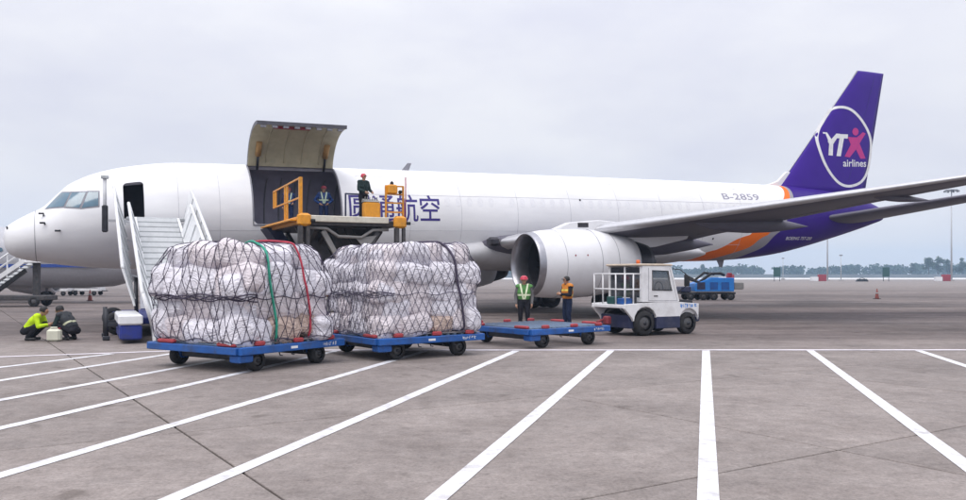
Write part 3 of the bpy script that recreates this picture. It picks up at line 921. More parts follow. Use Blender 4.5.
for side in (-1, 1):
    wg = loft([wing_sec(ya, side) for ya in [0.9, 1.9, 3, 4.5, 6.5, 9, 12, 15, 17.5, 18.7, 19.0]]).build('wing', M_WINGGREY, PLANE)
    # bright slat leading edge
    secs = []
    for ya in [2.6, 4.5, 6.5, 9, 12, 15, 17.5, 18.8]:
        S_ = wing_sec(ya, side); n = len(S_)
        le = S_[0]; idx = [3, 2, 1, 0, n - 1, n - 2]
        secs.append([le + (S_[i] - le) * 1.0 + (S_[i] - (S_[6] + S_[n - 6]) / 2).normalized() * .018 for i in idx])
    nn = 6; vs = [p for s_ in secs for p in s_]
    MB().add(vs, [(i * nn + j, i * nn + j + 1, (i + 1) * nn + j + 1, (i + 1) * nn + j) for i in range(len(secs) - 1) for j in range(nn - 1)], True).build('slat', mat('slat_metal', (.55, .55, .57), .3, .6, var=.05), wg)
    for (ya, xa, xb, r) in ((5.3, 20.9, 28.7, .62), (10.0, 23.6, 29.6, .36), (15.2, 27.0, 30.0, .13)):
        fairing_body(side * ya, xa, xb, wing_z(ya) - .04 - r * .35, r, 'flap_track_fairing', wg, M_WINGGREY, 1.5)
    # flap and aileron gaps
    for (ya, yb) in ((2.4, 6.3), (6.9, 12.6), (12.9, 17.2)):
        a, b = wing_sec(ya, side), wing_sec(yb, side); n = len(a)
        i = n - 10
        MB().bar(a[i] + Vector((0, 0, -.004)), b[i] + Vector((0, 0, -.004)), .03, .02).build('flap_gap', M_SEAM, wg)
    # landing light in the wing root
    MB().cbox(18.55, 19.0, side * 2.55 - .32, side * 2.55 + .32, 2.58, 2.98, .1).build('landing_light', M_NOZZLE, wg)
    # engine
    EY, EZ, EX = side * 6.5, 1.76, 18.15
    T_ = Matrix.Translation((EX, EY, EZ))
    cowl = MB().lathe([(.28, 1.262), (.7, 1.325), (1.4, 1.375), (2.2, 1.39), (3.0, 1.35), (3.8, 1.25), (4.4, 1.13), (4.85, 1.02), (4.85, .97), (4.2, .98)], 56, T_).build('engine_cowl', M_COWL, PLANE)
    MB().lathe([(.75, 1.07), (.45, 1.06), (.22, 1.085), (.08, 1.125), (.015, 1.165), (0, 1.185), (.03, 1.212), (.12, 1.237), (.28, 1.263)], 56, T_).build('inlet_lip', M_BARE, cowl)
    MB().lathe([(.75, 1.07), (1.35, 1.09), (1.6, 1.09)], 48, T_).build('inlet_duct', mat('duct_grey', (.035, .034, .04), .5), cowl)
    bm_ = MB()
    for k in range(24):
        Rk = T_ @ Matrix.Rotation(k * math.pi / 12, 4, 'X')
        pts = []
        for i in range(5):
            r = .34 + (1.07 - .34) * i / 4; tw = R(35 + 25 * i / 4); wd = .12 + .02 * i
            pts += [Rk @ Vector((1.25 - wd * math.cos(tw), -wd * math.sin(tw), r)), Rk @ Vector((1.25 + wd * math.cos(tw), wd * math.sin(tw), r))]
        MB().add(pts, [(2 * i, 2 * i + 1, 2 * i + 3, 2 * i + 2) for i in range(4)], True).build('fan_blade', M_NOZZLE, cowl)
    MB().lathe([(.75, 0.0), (.85, .12), (1.05, .26), (1.3, .36), (1.5, .37)], 24, T_).build('spinner', M_DARK, cowl)
    MB().lathe([(1.58, 0), (1.58, 1.09)], 32, T_).build('fan_backing', mat('fan_dark', (.012, .012, .014), .8), cowl)
    MB().lathe([(4.2, .95), (4.85, .96), (5.5, .80), (5.75, .72), (5.75, .68), (4.4, .7)], 40, T_).build('exhaust_nozzle', M_NOZZLE, cowl)
    MB().lathe([(4.9, .42), (5.6, .38), (6.3, .1), (6.35, 0)], 24, T_).build('exhaust_plug', M_NOZZLE, cowl)
    for xr, rr in ((1.15, 1.361), (2.75, 1.373), (3.6, 1.285)):
        MB().tube([T_ @ Vector((xr, rr * math.cos(t), rr * math.sin(t))) for t in np.linspace(0, 2 * math.pi, 57)[:-1]], .007, 4, closed=True).build('cowl_seam', M_SEAM, cowl)
    for (xr, ang) in ((1.5, 192), (2.05, 192)):
        c_ = Vector((xr, 1.392 * math.cos(R(ang)) * -side if side > 0 else 1.392 * math.cos(R(ang)), .30))
        MB().lathe([(0, 0), (0, .035)], 10, T_ @ Matrix.Translation(c_) @ Matrix.Rotation(R(90), 4, 'Z')).build('red_mark', M_RED, cowl)
    py = MB(); th = .2
    poly = [(EX + 1.2, EZ + 1.34), (EX + 2.0, EZ + 1.64), (EX + 3.4, EZ + 1.74), (EX + 6.5, EZ + 1.45), (EX + 8.0, EZ + 1.15), (EX + 7.9, EZ + .95), (EX + 6.2, EZ + .62), (EX + 5.2, EZ + .55), (EX + 4.6, EZ + .9), (EX + 3.2, EZ + 1.25)]
    pyl = py.prism(poly, 'y', EY - th, EY + th).build('pylon', M_COWL, PLANE, .04)
    MB().box(EX + 2.35, EX + 2.85, EY - th - .01, EY + th + .01, EZ + 1.44, EZ + 1.62).build('pylon_vent', M_NOZZLE, pyl)

# tail plane
def stab_sec(ya, side):
    le = 40.6 + .66 * (ya - 1.0); te = np.interp(ya, [0.3, 7.6], [45.2, 47.6]); c = te - le
    return [Vector((le + u * c, side * ya, 4.08 + .145 * (ya - 1.0) + v * c)) for (u, v) in airfoil(12, .10, -.01)]
M_STAB = M_WINGGREY
for side in (-1, 1):
    loft([stab_sec(ya, side) for ya in [.35, 1, 2.5, 4.5, 6.5, 7.5, 7.6]]).build('horizontal_stabilizer', M_STAB, PLANE)

# fin
def fin_le(z): return 38.3 + (z - 6.0) * (44.84 - 38.41) / 6.98
def fin_te(z): return 45.30 + (z - 6.0) * (47.03 - 45.30) / 7.0
def fin_half(x, z):
    c = fin_te(z) - fin_le(z); u = min(1, max(0, (x - fin_le(z)) / c))
    return c * .095 / .2 * (.2969 * math.sqrt(u) - .126 * u - .3516 * u * u + .2843 * u ** 3 - .1036 * u ** 4) + .004
secs = []
for z in [5.3, 6.0, 7.5, 9.0, 10.5, 12.0, 12.9, 13.02]:
    c = fin_te(z) - fin_le(z)
    shrink = 1.0 if z < 13 else .55
    secs.append([Vector((fin_le(z) + u * c, (1 if s > 0 else -1) * fin_half(fin_le(z) + u * c, z) * shrink * (0 if i in (0,) else 1), z)) for i, (u, s) in
                 enumerate([(u, 1) for u in (0, .01, .03, .07, .13, .22, .35, .5, .65, .8, .92, 1)] + [(u, -1) for u in (.92, .8, .65, .5, .35, .22, .13, .07, .03, .01)])])
fin = loft(secs).build('fin', M_PURPLE, PLANE)
MB().tube([Vector((fin_le(z) - .012, 0, z)) for z in np.linspace(6.2, 13.0, 10)], .045, 8).build('fin_leading_edge', M_BARE, fin)
MB().bar((fin_te(6.4) - 1.75, -fin_half(fin_te(6.4) - 1.75, 6.4) - .004, 6.4), (fin_te(12.7) - .85, -fin_half(fin_te(12.7) - .85, 12.7) - .004, 12.7), .008, .02).build('rudder_gap', M_TITLE, fin)
dors = [(36.6, 5.93), (37.4, 6.0), (38.1, 6.22), (38.75, 6.75), (39.2, 6.75), (39.2, 5.85)]
MB().prism(dors, 'y', -.09, .09).build('dorsal_fillet', M_PLUG, fin, .05)
def fin_px(px, py):
    """photo pixel -> (x, z) on the fin's plane, aircraft coordinates"""
    r = (px - 483) / FPX; x = (r * NY - NX) / (CT - ST * r); d = NY + ST * x
    return x, CAM_H + (275 - py) * d / FPX - PITCH * x
def fin_map(x, z, off=.008): return Vector((x, -fin_half(x, z) - off, z))
def z5(p): return fin_px(800 + p[0] / 5.0, 90 + p[1] / 5.0)
ringp = [(172, 96), (215, 90), (258, 104), (298, 138), (332, 182), (356, 228), (365, 275), (360, 340), (348, 398), (330, 438), (298, 468), (242, 483), (192, 470), (150, 430), (114, 370), (92, 300), (86, 245), (100, 200), (124, 160), (148, 124)]
def catmull(P, n=6):
    out = []
    for i in range(len(P)):
        p0, p1, p2, p3 = (Vector(P[(i + k) % len(P)]) for k in (-1, 0, 1, 2))
        for j in range(n):
            t = j / n; out.append(.5 * ((2 * p1) + (p2 - p0) * t + (2 * p0 - 5 * p1 + 4 * p2 - p3) * t * t + (3 * p1 - p0 - 3 * p2 + p3) * t ** 3))
    return out
rp_ = catmull(ringp); vs = []; n = len(rp_)
for i in range(n):
    d = (rp_[(i + 1) % n] - rp_[i - 1]).normalized(); nn_ = Vector((-d.y, d.x)) * 6.5
    vs += [fin_map(*z5(rp_[i] + nn_)), fin_map(*z5(rp_[i] - nn_))]
MB().add(vs, [(2 * i, 2 * i + 1, (2 * i + 3) % (2 * n), (2 * i + 2) % (2 * n)) for i in range(n)]).build('logo_ring', M_WHITE, fin)
def fin_poly(pts, name, m, off=.008):
    bm = bmesh.new(); f = bm.faces.new([bm.verts.new((*z5(p), 0)) for p in pts]); bmesh.ops.triangulate(bm, faces=[f])
    for v in bm.verts: v.co = fin_map(v.co.x, v.co.y, off)
    me = bpy.data.meshes.new(name); bm.to_mesh(me); bm.free(); link(name, me, m, fin)
fin_poly([(114, 214), (134, 216), (152, 250), (178, 222), (196, 223), (160, 275), (156, 332), (134, 330), (140, 274)], 'logo_letter', M_WHITE)
fin_poly([(184, 224), (238, 226), (236, 247), (216, 246), (198, 335), (175, 334), (193, 246), (180, 245)], 'logo_letter', M_WHITE)
fin_poly([(236, 238), (262, 240), (286, 240), (318, 214), (334, 220), (300, 270), (334, 344), (306, 346), (280, 300), (246, 340), (218, 336), (252, 276)], 'logo_figure', M_PINK)
fin_poly([(278 + 17 * math.cos(t), 212 + 19 * math.sin(t)) for t in np.linspace(0, 2 * math.pi, 15)[:-1]], 'logo_figure_head', M_PINK)
vs, fs = text_tris('airlines', 1.0, .012)
a0 = min(v[0] for v in vs); a1 = max(v[0] for v in vs); b0 = min(v[1] for v in vs); b1 = max(v[1] for v in vs)
wrapped('logo_wording', vs, fs, lambda u, v: fin_map(*z5((210 + (u - a0) / (a1 - a0) * 128, 386 - (v - b0) / (b1 - b0) * 36))), M_WHITE, fin, 0)

# landing gear (wheels stand on level ground although the airframe is tilted)
def gnd(x): return -PITCH * x
def wheel(parent, c, r, wd, rim=.55, rimmat=None):
    T = Matrix.Translation(c) @ Matrix.Rotation(R(90), 4, 'Z')
    ty = MB().lathe([(-wd / 2, r * rim), (-wd / 2, r * .86), (-wd * .36, r * .97), (0, r), (wd * .36, r * .97), (wd / 2, r * .86), (wd / 2, r * rim)], 24, T).build('tyre', M_BLACK, parent)
    MB().lathe([(-wd * .42, 0), (-wd * .42, r * .3), (-wd * .28, r * rim), (wd * .28, r * rim), (wd * .42, r * .3), (wd * .42, 0)], 18, T).build('rim', rimmat or mat('rim_grey', (.10, .10, .105), .5, .4, dirt=(.05, .045, .04), dirt_amt=.5, dirt_scale=6), parent)
for side in (-1, 1):
    gx, gy = 24.5, side * 3.66; g0 = gnd(gx)
    gear = MB().tube([(gx, gy, g0 + .55), (gx, gy, 2.4)], .15, 12).tube([(gx + .1, gy, g0 + 1.3), (gx - 1.3, gy - side * .5, 2.4)], .07, 8).bar((gx - .6, gy, g0 + .53), (gx + .6, gy, g0 + .53), .14, .18).build('main_gear', M_SEAM, PLANE)
    MB().box(gx - .5, gx + .5, gy + side * .35, gy + side * .4, g0 + 1.2, 2.3).build('gear_door', M_WINGGREY, gear)
    for dx in (-.57, .57):
        for dy in (-.43, .43): wheel(gear, (gx + dx, gy + dy, gnd(gx + dx) + .52), .52, .36)
gx = 5.6; g0 = gnd(gx)
gear = MB().tube([(gx, 0, g0 + .4), (gx, 0, 2.2)], .1, 10).tube([(gx, 0, g0 + .9), (gx + 1.0, 0, 2.2)], .05, 8).build('nose_gear', M_SEAM, PLANE)
for dy in (-.28, .28): wheel(gear, (gx, dy, g0 + .39), .39, .25)

# ================================================================== dollies
M_BLUE = mat('dolly_blue', (0.008, 0.088, 0.34), rough=0.5, var=0.2, scale=2.5, dirt=(.035, .045, .075), dirt_amt=.75, dirt_scale=4)
M_REDST = mat('stop_red', (0.34, 0.035, 0.045), rough=0.6, var=0.2, dirt=(.08, .04, .04), dirt_amt=.6, dirt_scale=8)
M_ROLL = mat('roller_steel', (0.09, 0.13, 0.20), rough=0.5, metal=0.4, var=0.2)
DL, DW = 2.65, 2.6
def strokes(parent, x0, z0, n, h, y, m, seed, name='stencil_mark', gap=1.0):
    """small stencilled characters too worn to read: each a cluster of short strokes"""
    rg = random.Random(seed)
    for k in range(n):
        mb = MB(); cx = x0 + k * h * gap
        for _ in range(5):
            if rg.random() < .5:
                a = cx + rg.uniform(0, .6) * h; zz = z0 + rg.uniform(0, .9) * h; mb.box(a, a + h * .35, y, y + .003, zz, zz + h * .1)
            else:
                a = cx + rg.uniform(0, .8) * h; zz = z0 + rg.uniform(0, .4) * h; mb.box(a, a + h * .1, y, y + .003, zz, zz + h * .6)
        mb.build(name, m, parent)
def make_dolly(label, near, yaw, seed):
    c, s = math.cos(yaw), math.sin(yaw)
    cx = near[0] + DL / 2 * c - DW / 2 * s; cy = near[1] + DL / 2 * s + DW / 2 * c
    t = thing('cargo_dolly', label, 'dolly', (cx, cy, 0), yaw, 'blue cargo dollies in one train')
    for sy in (-1, 1):
        bmn = MB().cbox(-DL / 2, DL / 2, sy * DW / 2 - .05, sy * DW / 2 + .05, .33, .47, .012).build('side_beam', M_BLUE, t)
        if sy < 0:
            strokes(bmn, DL / 2 - .62, .365, 5, .075, -DW / 2 - .0545, M_WHITE, seed)
            MB().box(-.15, .02, -DW / 2 - .0545, -DW / 2 - .051, .375, .42).build('data_plate', M_WHITE, bmn)
        for xx in (-.85, .1, .95):
            MB().cbox(xx - .11, xx + .11, sy * (DW / 2 - .015) - .045, sy * (DW / 2 - .015) + .045, .472, .56, .02).build('stop_block', M_REDST, t)
    for sx in (-1, 1):
        eb = MB().cbox(sx * DL / 2 - .05, sx * DL / 2 + .05, -DW / 2 + .052, DW / 2 - .052, .335, .468, .012).build('end_beam', M_BLUE, t)
        for yy in (-.95, .75) if sx < 0 else (-.6, .6):
            MB().cbox(sx * (DL / 2 - .02) - .05, sx * (DL / 2 - .02) + .05, yy - .24, yy + .24, .472, .545, .02).build('stop_block', M_REDST, t)
    for k in range(3): MB().box(-DL / 2 + .055, DL / 2 - .055, -.9 + .9 * k - .06, -.9 + .9 * k + .06, .34, .45).build('stringer', M_BLUE, t)
    for k in range(14):
        x = -DL / 2 + .14 + k * (DL - .28) / 13
        MB().tube([(x, -DW / 2 + .09, .465), (x, DW / 2 - .09, .465)], .032, 8).build('roller', M_ROLL, t)
    for sx in (-1, 1):
        MB().cbox(sx * .78 - .07, sx * .78 + .07, -DW / 2 + .2, DW / 2 - .2, .17, .33, .02).build('axle', M_DARK, t)
        for sy in (-1, 1):
            y = sy * (DW / 2 - .22)
            MB().prism([(sx * .78 - .16, .34), (sx * .78 + .16, .34), (sx * .78 + .07, .14), (sx * .78 - .07, .14)], 'y', y - sy * .17, y - sy * .13).build('wheel_bracket', M_BLUE, t)
            wh = MB().tube([(sx * .78, y - .12, .195), (sx * .78, y + .12, .195)], .04, 8).build('wheel', M_DARK, t)
            wheel(wh, (sx * .78, y, .195), .195, .17)
    # turntable corner bracket and drawbar
    MB().cbox(-DL / 2 + .02, -DL / 2 + .34, -DW / 2 + .02, -DW / 2 + .30, .19, .328, .02).build('corner_bracket', M_BLUE, t)
    MB().tube([(DL / 2, -.35, .38), (DL / 2 + .55, 0, .36), (DL / 2, .35, .38)], .035, 8).tube([(DL / 2 + .5, 0, .36), (DL / 2 + .85, 0, .36)], .04, 8).build('drawbar', M_BLUE, t)
    for k in range(4):
        x = -.35 + .3 * k; MB().tube([(x, -DW / 2 + .06, .335), (x + .02, -DW / 2 + .05, .26), (x + .08, -DW / 2 + .05, .25)], .012, 5).build('tie_down_hook', M_DARK, t)
    return t, cx, cy
D1 = make_dolly('blue cargo dolly nearest the camera carrying the pile with red and green straps', (-4.27, 14.45), R(57), 1)
D2 = make_dolly('blue cargo dolly in the middle of the train carrying the second netted pile', (-2.10, 16.5), R(37), 2)
D3 = make_dolly('empty blue cargo dolly hitched behind the white tow tractor', (1.12, 19.3), R(38), 3)

# ================================================================== netted cargo piles
def woven(name, col, dirt):
    m = mat(name, col, rough=0.36, var=0.07, scale=3.0, dirt=dirt, dirt_amt=.35, dirt_scale=3.5, bump=0.5, bscale=7.0, objvar=.09)
    t = m.node_tree; tc = t.nodes.new('ShaderNodeTexCoord')
    oi = t.nodes.new('ShaderNodeObjectInfo'); ad = t.nodes.new('ShaderNodeVectorMath'); ad.operation = 'ADD'; t.links.new(tc.outputs['Object'], ad.inputs[0]); t.links.new(oi.outputs['Location'], ad.inputs[1])
    n1 = t.nodes.new('ShaderNodeTexNoise'); n1.inputs['Scale'].default_value = 2.3; n1.inputs['Detail'].default_value = 2.5; n1.inputs['Distortion'].default_value = 1.2; t.links.new(ad.outputs[0], n1.inputs['Vector'])
    pp = t.nodes.new('ShaderNodeMath'); pp.operation = 'PINGPONG'; pp.inputs[1].default_value = .10; t.links.new(n1.outputs['Fac'], pp.inputs[0])
    bp = t.nodes.new('ShaderNodeBump'); bp.inputs['Strength'].default_value = .65; bp.inputs['Distance'].default_value = .28; t.links.new(pp.outputs[0], bp.inputs['Height'])
    t.links.new(bp.outputs['Normal'], m.node_tree.nodes['Principled BSDF'].inputs['Normal'])
    b = m.node_tree.nodes['Principled BSDF']; b.inputs['Subsurface Weight'].default_value = 0.0
    return m
M_SACK = woven('sack_white', (0.73, 0.71, 0.77), (.50, .45, .46))
M_SACK2 = woven('sack_pinkish', (0.72, 0.66, 0.69), (.45, .38, .37))
M_SACK3 = woven('sack_tan', (0.52, 0.40, 0.34), (.40, .30, .26))
M_NET = mat('net_cord', (0.055, 0.043, 0.075), rough=0.8, var=0.3)
M_GSTRAP = mat('strap_green', (0.02, 0.30, 0.20), rough=0.6, var=0.15)
M_RSTRAP = mat('strap_red', (0.42, 0.03, 0.06), rough=0.6, var=0.15)
M_PALLET = mat('pallet_alloy', (0.42, 0.40, 0.40), rough=0.5, metal=0.5, var=0.2)

def sack_mesh(seed, nu=22, nv=14):
    """a stuffed sack: flattened, with pinched seams at both ends and creases"""
    rg = random.Random(seed); off = Vector((rg.uniform(0, 90), rg.uniform(0, 90), rg.uniform(0, 90)))
    vs, fs = [], []
    def sgn(v, e): return math.copysign(abs(v) ** e, v)
    for j in range(nv + 1):
        th = -math.pi / 2 + math.pi * j / nv
        for i in range(nu):
            ph = 2 * math.pi * i / nu
            p = Vector((.5 * sgn(math.cos(th), .42) * sgn(math.cos(ph), .5), .5 * sgn(math.cos(th), .42) * sgn(math.sin(ph), .5), .5 * sgn(math.sin(th), .6)))
            pinch = 1 - .30 * max(0, abs(p.x) - .38) / .12
            p.z *= pinch
            d = mnoise.noise(p * 2.6 + off) * .14 + mnoise.noise(p * 7.0 + off) * .035
            p *= (1 + d); vs.append(p)
    for j in range(nv):
        for i in range(nu):
            q = (i + 1) % nu; fs.append((j * nu + i, j * nu + q, (j + 1) * nu + q, (j + 1) * nu + i))
    mb = MB(); mb.add(vs, fs, True)
    return mb.mesh('sack')

def cargo_pile(label, dolly, Lx, Ly, H, seed, sx, sy, sz, cord, ncell, asp, straps, netm):
    _, cx, cy = dolly; yaw = dolly[0].rotation_euler.z
    rg = random.Random(seed); Z0 = .502
    sh = -(DL - .2 - Lx) / 2 if Lx < 2.4 else 0.0   # the first load sits back on its dolly
    cx += sh * math.cos(yaw); cy += sh * math.sin(yaw)
    t = thing('netted_cargo', label, 'cargo', (cx, cy, Z0), yaw, 'netted piles of sacks on the dollies')
    MB().cbox(-DL / 2 + .12 - sh, DL / 2 - .12 - sh, -DW / 2 + .12, DW / 2 - .12, -.004, .03, .008).build('pallet', M_PALLET, t)
    meshes = []
    for k in range(6):
        me = sack_mesh(seed * 31 + k); me.materials.append([M_SACK, M_SACK, M_SACK, M_SACK, M_SACK2, M_SACK2][k]); meshes.append(me)
    me = sack_mesh(seed * 31 + 9); me.materials.append(M_SACK3); tan = me
    placed = []
    def put(x, y, z, lx, ly, lz, a, m=None, tilt=0.0):
        m = m or meshes[rg.randrange(6)]
        o = bpy.data.objects.new('sack', m); COL.objects.link(o); o.parent = t
        o.location = (x, y, z); o.scale = (lx, ly, lz); o.rotation_euler = (rg.uniform(-.22, .22) + tilt, rg.uniform(-.26, .26), a)
        placed.append((m, Matrix.LocRotScale(o.location, o.rotation_euler, o.scale)))
    # hidden core of the load
    core = MB(); core.cbox(-Lx / 2 + sy * .62, Lx / 2 - sy * .62, -Ly / 2 + sy * .62, Ly / 2 - sy * .62, .035, H - sz * .75, .12); co = core.build('load_core', M_SACK2, t)
    nl = max(3, round((H - .12) / (sz * .86))); dz = (H - .10) / nl
    for l in range(nl):
        z = .04 + dz * (l + .5); f = (l + .5) / nl
        inset = .02 + .03 * math.sin(f * 9 + seed) + (.26 * max(0, f - .74) / .26) ** 1.0 + .03 * max(0, .2 - f)
        hx, hy = Lx / 2 - inset, Ly / 2 - inset
        for (ax, ln, fixed) in (('x', 2 * hx, -hy), ('x', 2 * hx, hy), ('y', 2 * hy, -hx), ('y', 2 * hy, hx)):
            n = max(2, round(ln / (sx * .93))); st = ln / n
            for k in range(n):
                u = -ln / 2 + (k + .5) * st + rg.uniform(-.07, .07) * (1 if l % 2 else -1) + (.16 if l % 2 else -.16) * sx * .6
                u = max(-ln / 2 + st * .42, min(ln / 2 - st * .42, u))
                d = sy * .42 + rg.uniform(-.035, .05); sg = -1 if fixed < 0 else 1
                lz = dz * rg.uniform(1.1, 1.6); lx_ = st * rg.uniform(1.02, 1.38); ly_ = sy * rg.uniform(.9, 1.1)
                m = tan if rg.random() < (.10 if f < .35 else .0) else None
                if ax == 'x': put(u, fixed - sg * d, z + rg.uniform(-.06, .06), lx_, ly_, lz, rg.uniform(-.12, .12), m)
                else: put(fixed - sg * d, u, z + rg.uniform(-.06, .06), lx_, ly_, lz, math.pi / 2 + rg.uniform(-.12, .12), m)
    nx, ny = max(2, round(Lx / sx)), max(2, round(Ly / sx))
    for i in range(nx):
        for j in range(ny):
            x = (-.5 + (i + .5) / nx) * (Lx - .5); y = (-.5 + (j + .5) / ny) * (Ly - .5)
            put(x + rg.uniform(-.05, .05), y + rg.uniform(-.05, .05), H - sz * .42 + rg.uniform(-.05, .03), sx * 1.15, sx * 1.0, sz * 1.1, rg.uniform(0, 3.1))
    # one solid to stretch the net over
    V, F = [], []
    for m, Mx in placed:
        o = len(V); V += [Mx @ v.co for v in m.vertices]; F += [tuple(i + o for i in p.vertices) for p in m.polygons]
    bvh = BVHTree.FromPolygons(V, F)
    per = 2 * (Lx + Ly)
    def around(s):
        """point on the footprint's rim, s in metres"""
        s %= per
        for (a, b, ln) in (((-Lx / 2, -Ly / 2), (Lx / 2, -Ly / 2), Lx), ((Lx / 2, -Ly / 2), (Lx / 2, Ly / 2), Ly), ((Lx / 2, Ly / 2), (-Lx / 2, Ly / 2), Lx), ((-Lx / 2, Ly / 2), (-Lx / 2, -Ly / 2), Ly)):
            if s <= ln: f = s / ln; return Vector((a[0] + (b[0] - a[0]) * f, a[1] + (b[1] - a[1]) * f, 0))
            s -= ln
        return Vector((-Lx / 2, -Ly / 2, 0))
    TOPW = min(Lx, Ly) * .5
    SH = H - .42
    def ray(s, v):
        """v metres up the side, round the shoulder, then over the top towards the middle"""
        p = around(s)
        if v < SH: rf, z = 1.0, v
        elif v < SH + .6:
            a = (v - SH) / .6 * math.pi / 2; rf, z = 1 - .30 * (1 - math.cos(a)), SH + .42 * math.sin(a)
        else: rf, z = max(.06, .70 - (v - SH - .6) / TOPW), H
        q = Vector((p.x * rf, p.y * rf, z)); tgt = Vector((p.x * rf * .35, p.y * rf * .35, min(z * .97 + .01, H - .6)))
        org = q + (q - tgt).normalized() * .8
        d = (tgt - org); ln = d.length; d.normalize()
        hit = bvh.ray_cast(org, d, ln)
        rad = ln - hit[3] if hit[0] is not None else (q - tgt).length * .9
        return tgt, -d, rad
    def taut(path, lift, it=6):
        rays = [ray(s, v) for s, v in path]; r = [q[2] for q in rays]
        for _ in range(it):
            for i in range(1, len(r) - 1): r[i] = max(r[i], (r[i - 1] + r[i + 1]) / 2)
        return [q[0] + q[1] * (rr + lift) for q, rr in zip(rays, r)]
    cell = per / ncell; VMAX = SH + .6 + TOPW * .62; cv = cell * asp; rows = int(round(VMAX / cv)); cv = VMAX / rows; sub = 5
    net = MB()
    ncx = ncell
    for k in range(ncx):
        for dr in (1, -1):
            path = []
            for q in range(0, rows * sub + 1):
                v = q / sub * cv
                wob = .05 * mnoise.noise(Vector((k * .9 + dr * 7, v * 1.6, seed))) + .07 * mnoise.noise(Vector((k * .25, v * .8, seed + 5)))
                path.append(((k + dr * q / sub * .5) * cell + wob, .02 + v))
            net.tube(taut(path, cord * .8), cord, 5, cap=False)
    # border rope round the foot and lashings
    for vv in (.05, H * .46):
        net.tube(taut([(per * i / 90, vv + .03 * math.sin(i * .9)) for i in range(91)], cord), cord * 1.5, 5, cap=False)
    for q in range(3):
        net.tube(taut([(s_, H * .45 + .05 * math.sin(s_ * 5 + q * 2) + .02 * q) for s_ in np.linspace(per - Ly - .1, per + .35, 46)], cord * 1.4), cord * 1.7, 5, cap=False)
    no = net.build('cargo_net', netm, t)
    for (s, m, name, wd, slant) in straps:
        pts = taut([(s + slant * (v / H) + .03 * math.sin(v * 4), .03 + v) for v in np.linspace(0, VMAX, 44)], .022, 14)
        MB().tube(pts, wd, 6).build(name, m, t)
    return t
cargo_pile('large pile of white sacks under black net with one green and one red strap', D1, 2.2, 2.5, 1.80, 5, .84, .5, .47, .0068, 42, 1.3,
           [(.80, M_GSTRAP, 'green_strap', .024, -.22), (1.70, M_RSTRAP, 'red_strap', .020, -.32)], M_NET)
cargo_pile('tightly netted pile of white sacks with one black strap beside the empty dolly', D2, 2.5, 2.45, 1.86, 11, .66, .44, .42, .0055, 58, 1.05,
           [(2.05, M_NET, 'black_strap', .028, -.25)], mat('net_cord_grey', (.085, .075, .115), .8, var=.3))

# ================================================================== tow tractor
M_TUGW = mat('tractor_white', (0.76, 0.76, 0.77), rough=0.35, var=0.04, coat=.2, dirt=(.30, .28, .27), dirt_amt=.4, dirt_scale=2.2)
M_NAVY = mat('tractor_navy', (0.018, 0.024, 0.07), rough=0.5, var=0.2, dirt=(.08, .075, .07), dirt_amt=.4, dirt_scale=3)
M_TGLASS = glass('tractor_glass', (0.03, 0.035, 0.045))
M_SKYBLUE = mat('lettering_blue', (0.05, 0.25, 0.70), rough=0.5)
def clear_glass(name, tint, alpha):
    m = mat(name, tint, rough=.05, var=.1, spec=.6)
    m.node_tree.nodes['Principled BSDF'].inputs['Alpha'].default_value = alpha
    return m
M_CLEAR = clear_glass('clear_glass', (.10, .12, .14), .45)
ty = R(29)
tc, ts = math.cos(ty), math.sin(ty)
TUG = thing('tow_tractor', 'white airport tow tractor with navy skirt parked ahead of the empty dolly', 'tractor', (4.64 + tc * .8 - ts * .75, 23.6 + ts * .8 + tc * .75, 0), ty)
# local frame: x forward, y to the left; near side y = -.75; rear axle x = -.8, front axle x = .85
W2 = .78
def side_poly(pts, name, m, y0=-W2, y1=W2, parent=TUG, bevel=.02): return MB().prism(pts, 'y', y0, y1).build(name, m, parent, bevel)
def arch(cx, r, z0, n=9): return [(cx + r * math.cos(t), z0 + r * math.sin(t)) for t in np.linspace(math.pi, 0, n)]
low = [(-1.55, .92), (-1.56, .80), (-1.28, .52), (-1.22, .42)] + arch(-.8, .42, .42)[1:] + [(.38, .42), (.5, .42)] + arch(.85, .37, .40)[1:-1] + [(1.22, .42), (1.24, .90), (.45, .96), (-.1, .98)]
# underbody
side_poly([(-1.3, .22), (1.15, .22), (1.15, .60), (-1.3, .60)], 'underbody', M_NAVY, -W2 + .12, W2 - .12)
side_poly([(-.40, .20), (.50, .20), (.50, .55), (-.40, .55)], 'side_skirt', M_NAVY, -W2 - .006, W2 + .006)
body = MB().prism(low, 'y', -W2, -W2 + .10).prism(low, 'y', W2 - .10, W2).build('body', M_TUGW, TUG, .015)
side_poly([(.40, .58), (1.22, .58), (1.235, .875), (.40, .935)], 'hood', M_TUGW, -W2 + .10, W2 - .10)
side_poly([(-1.53, .80), (-.30, .80), (-.30, .905), (-1.53, .905)], 'rear_deck', M_TUGW, -W2 + .10, W2 - .10)
side_poly([(.32, .965), (1.15, .905), (1.12, 1.0), (.34, 1.05)], 'hood_tray', M_DARK, -W2 + .15, W2 - .15)
MB().cbox(.62, .82, -.3, .1, 1.02, 1.32, .03).build('control_box', M_DARK, TUG)
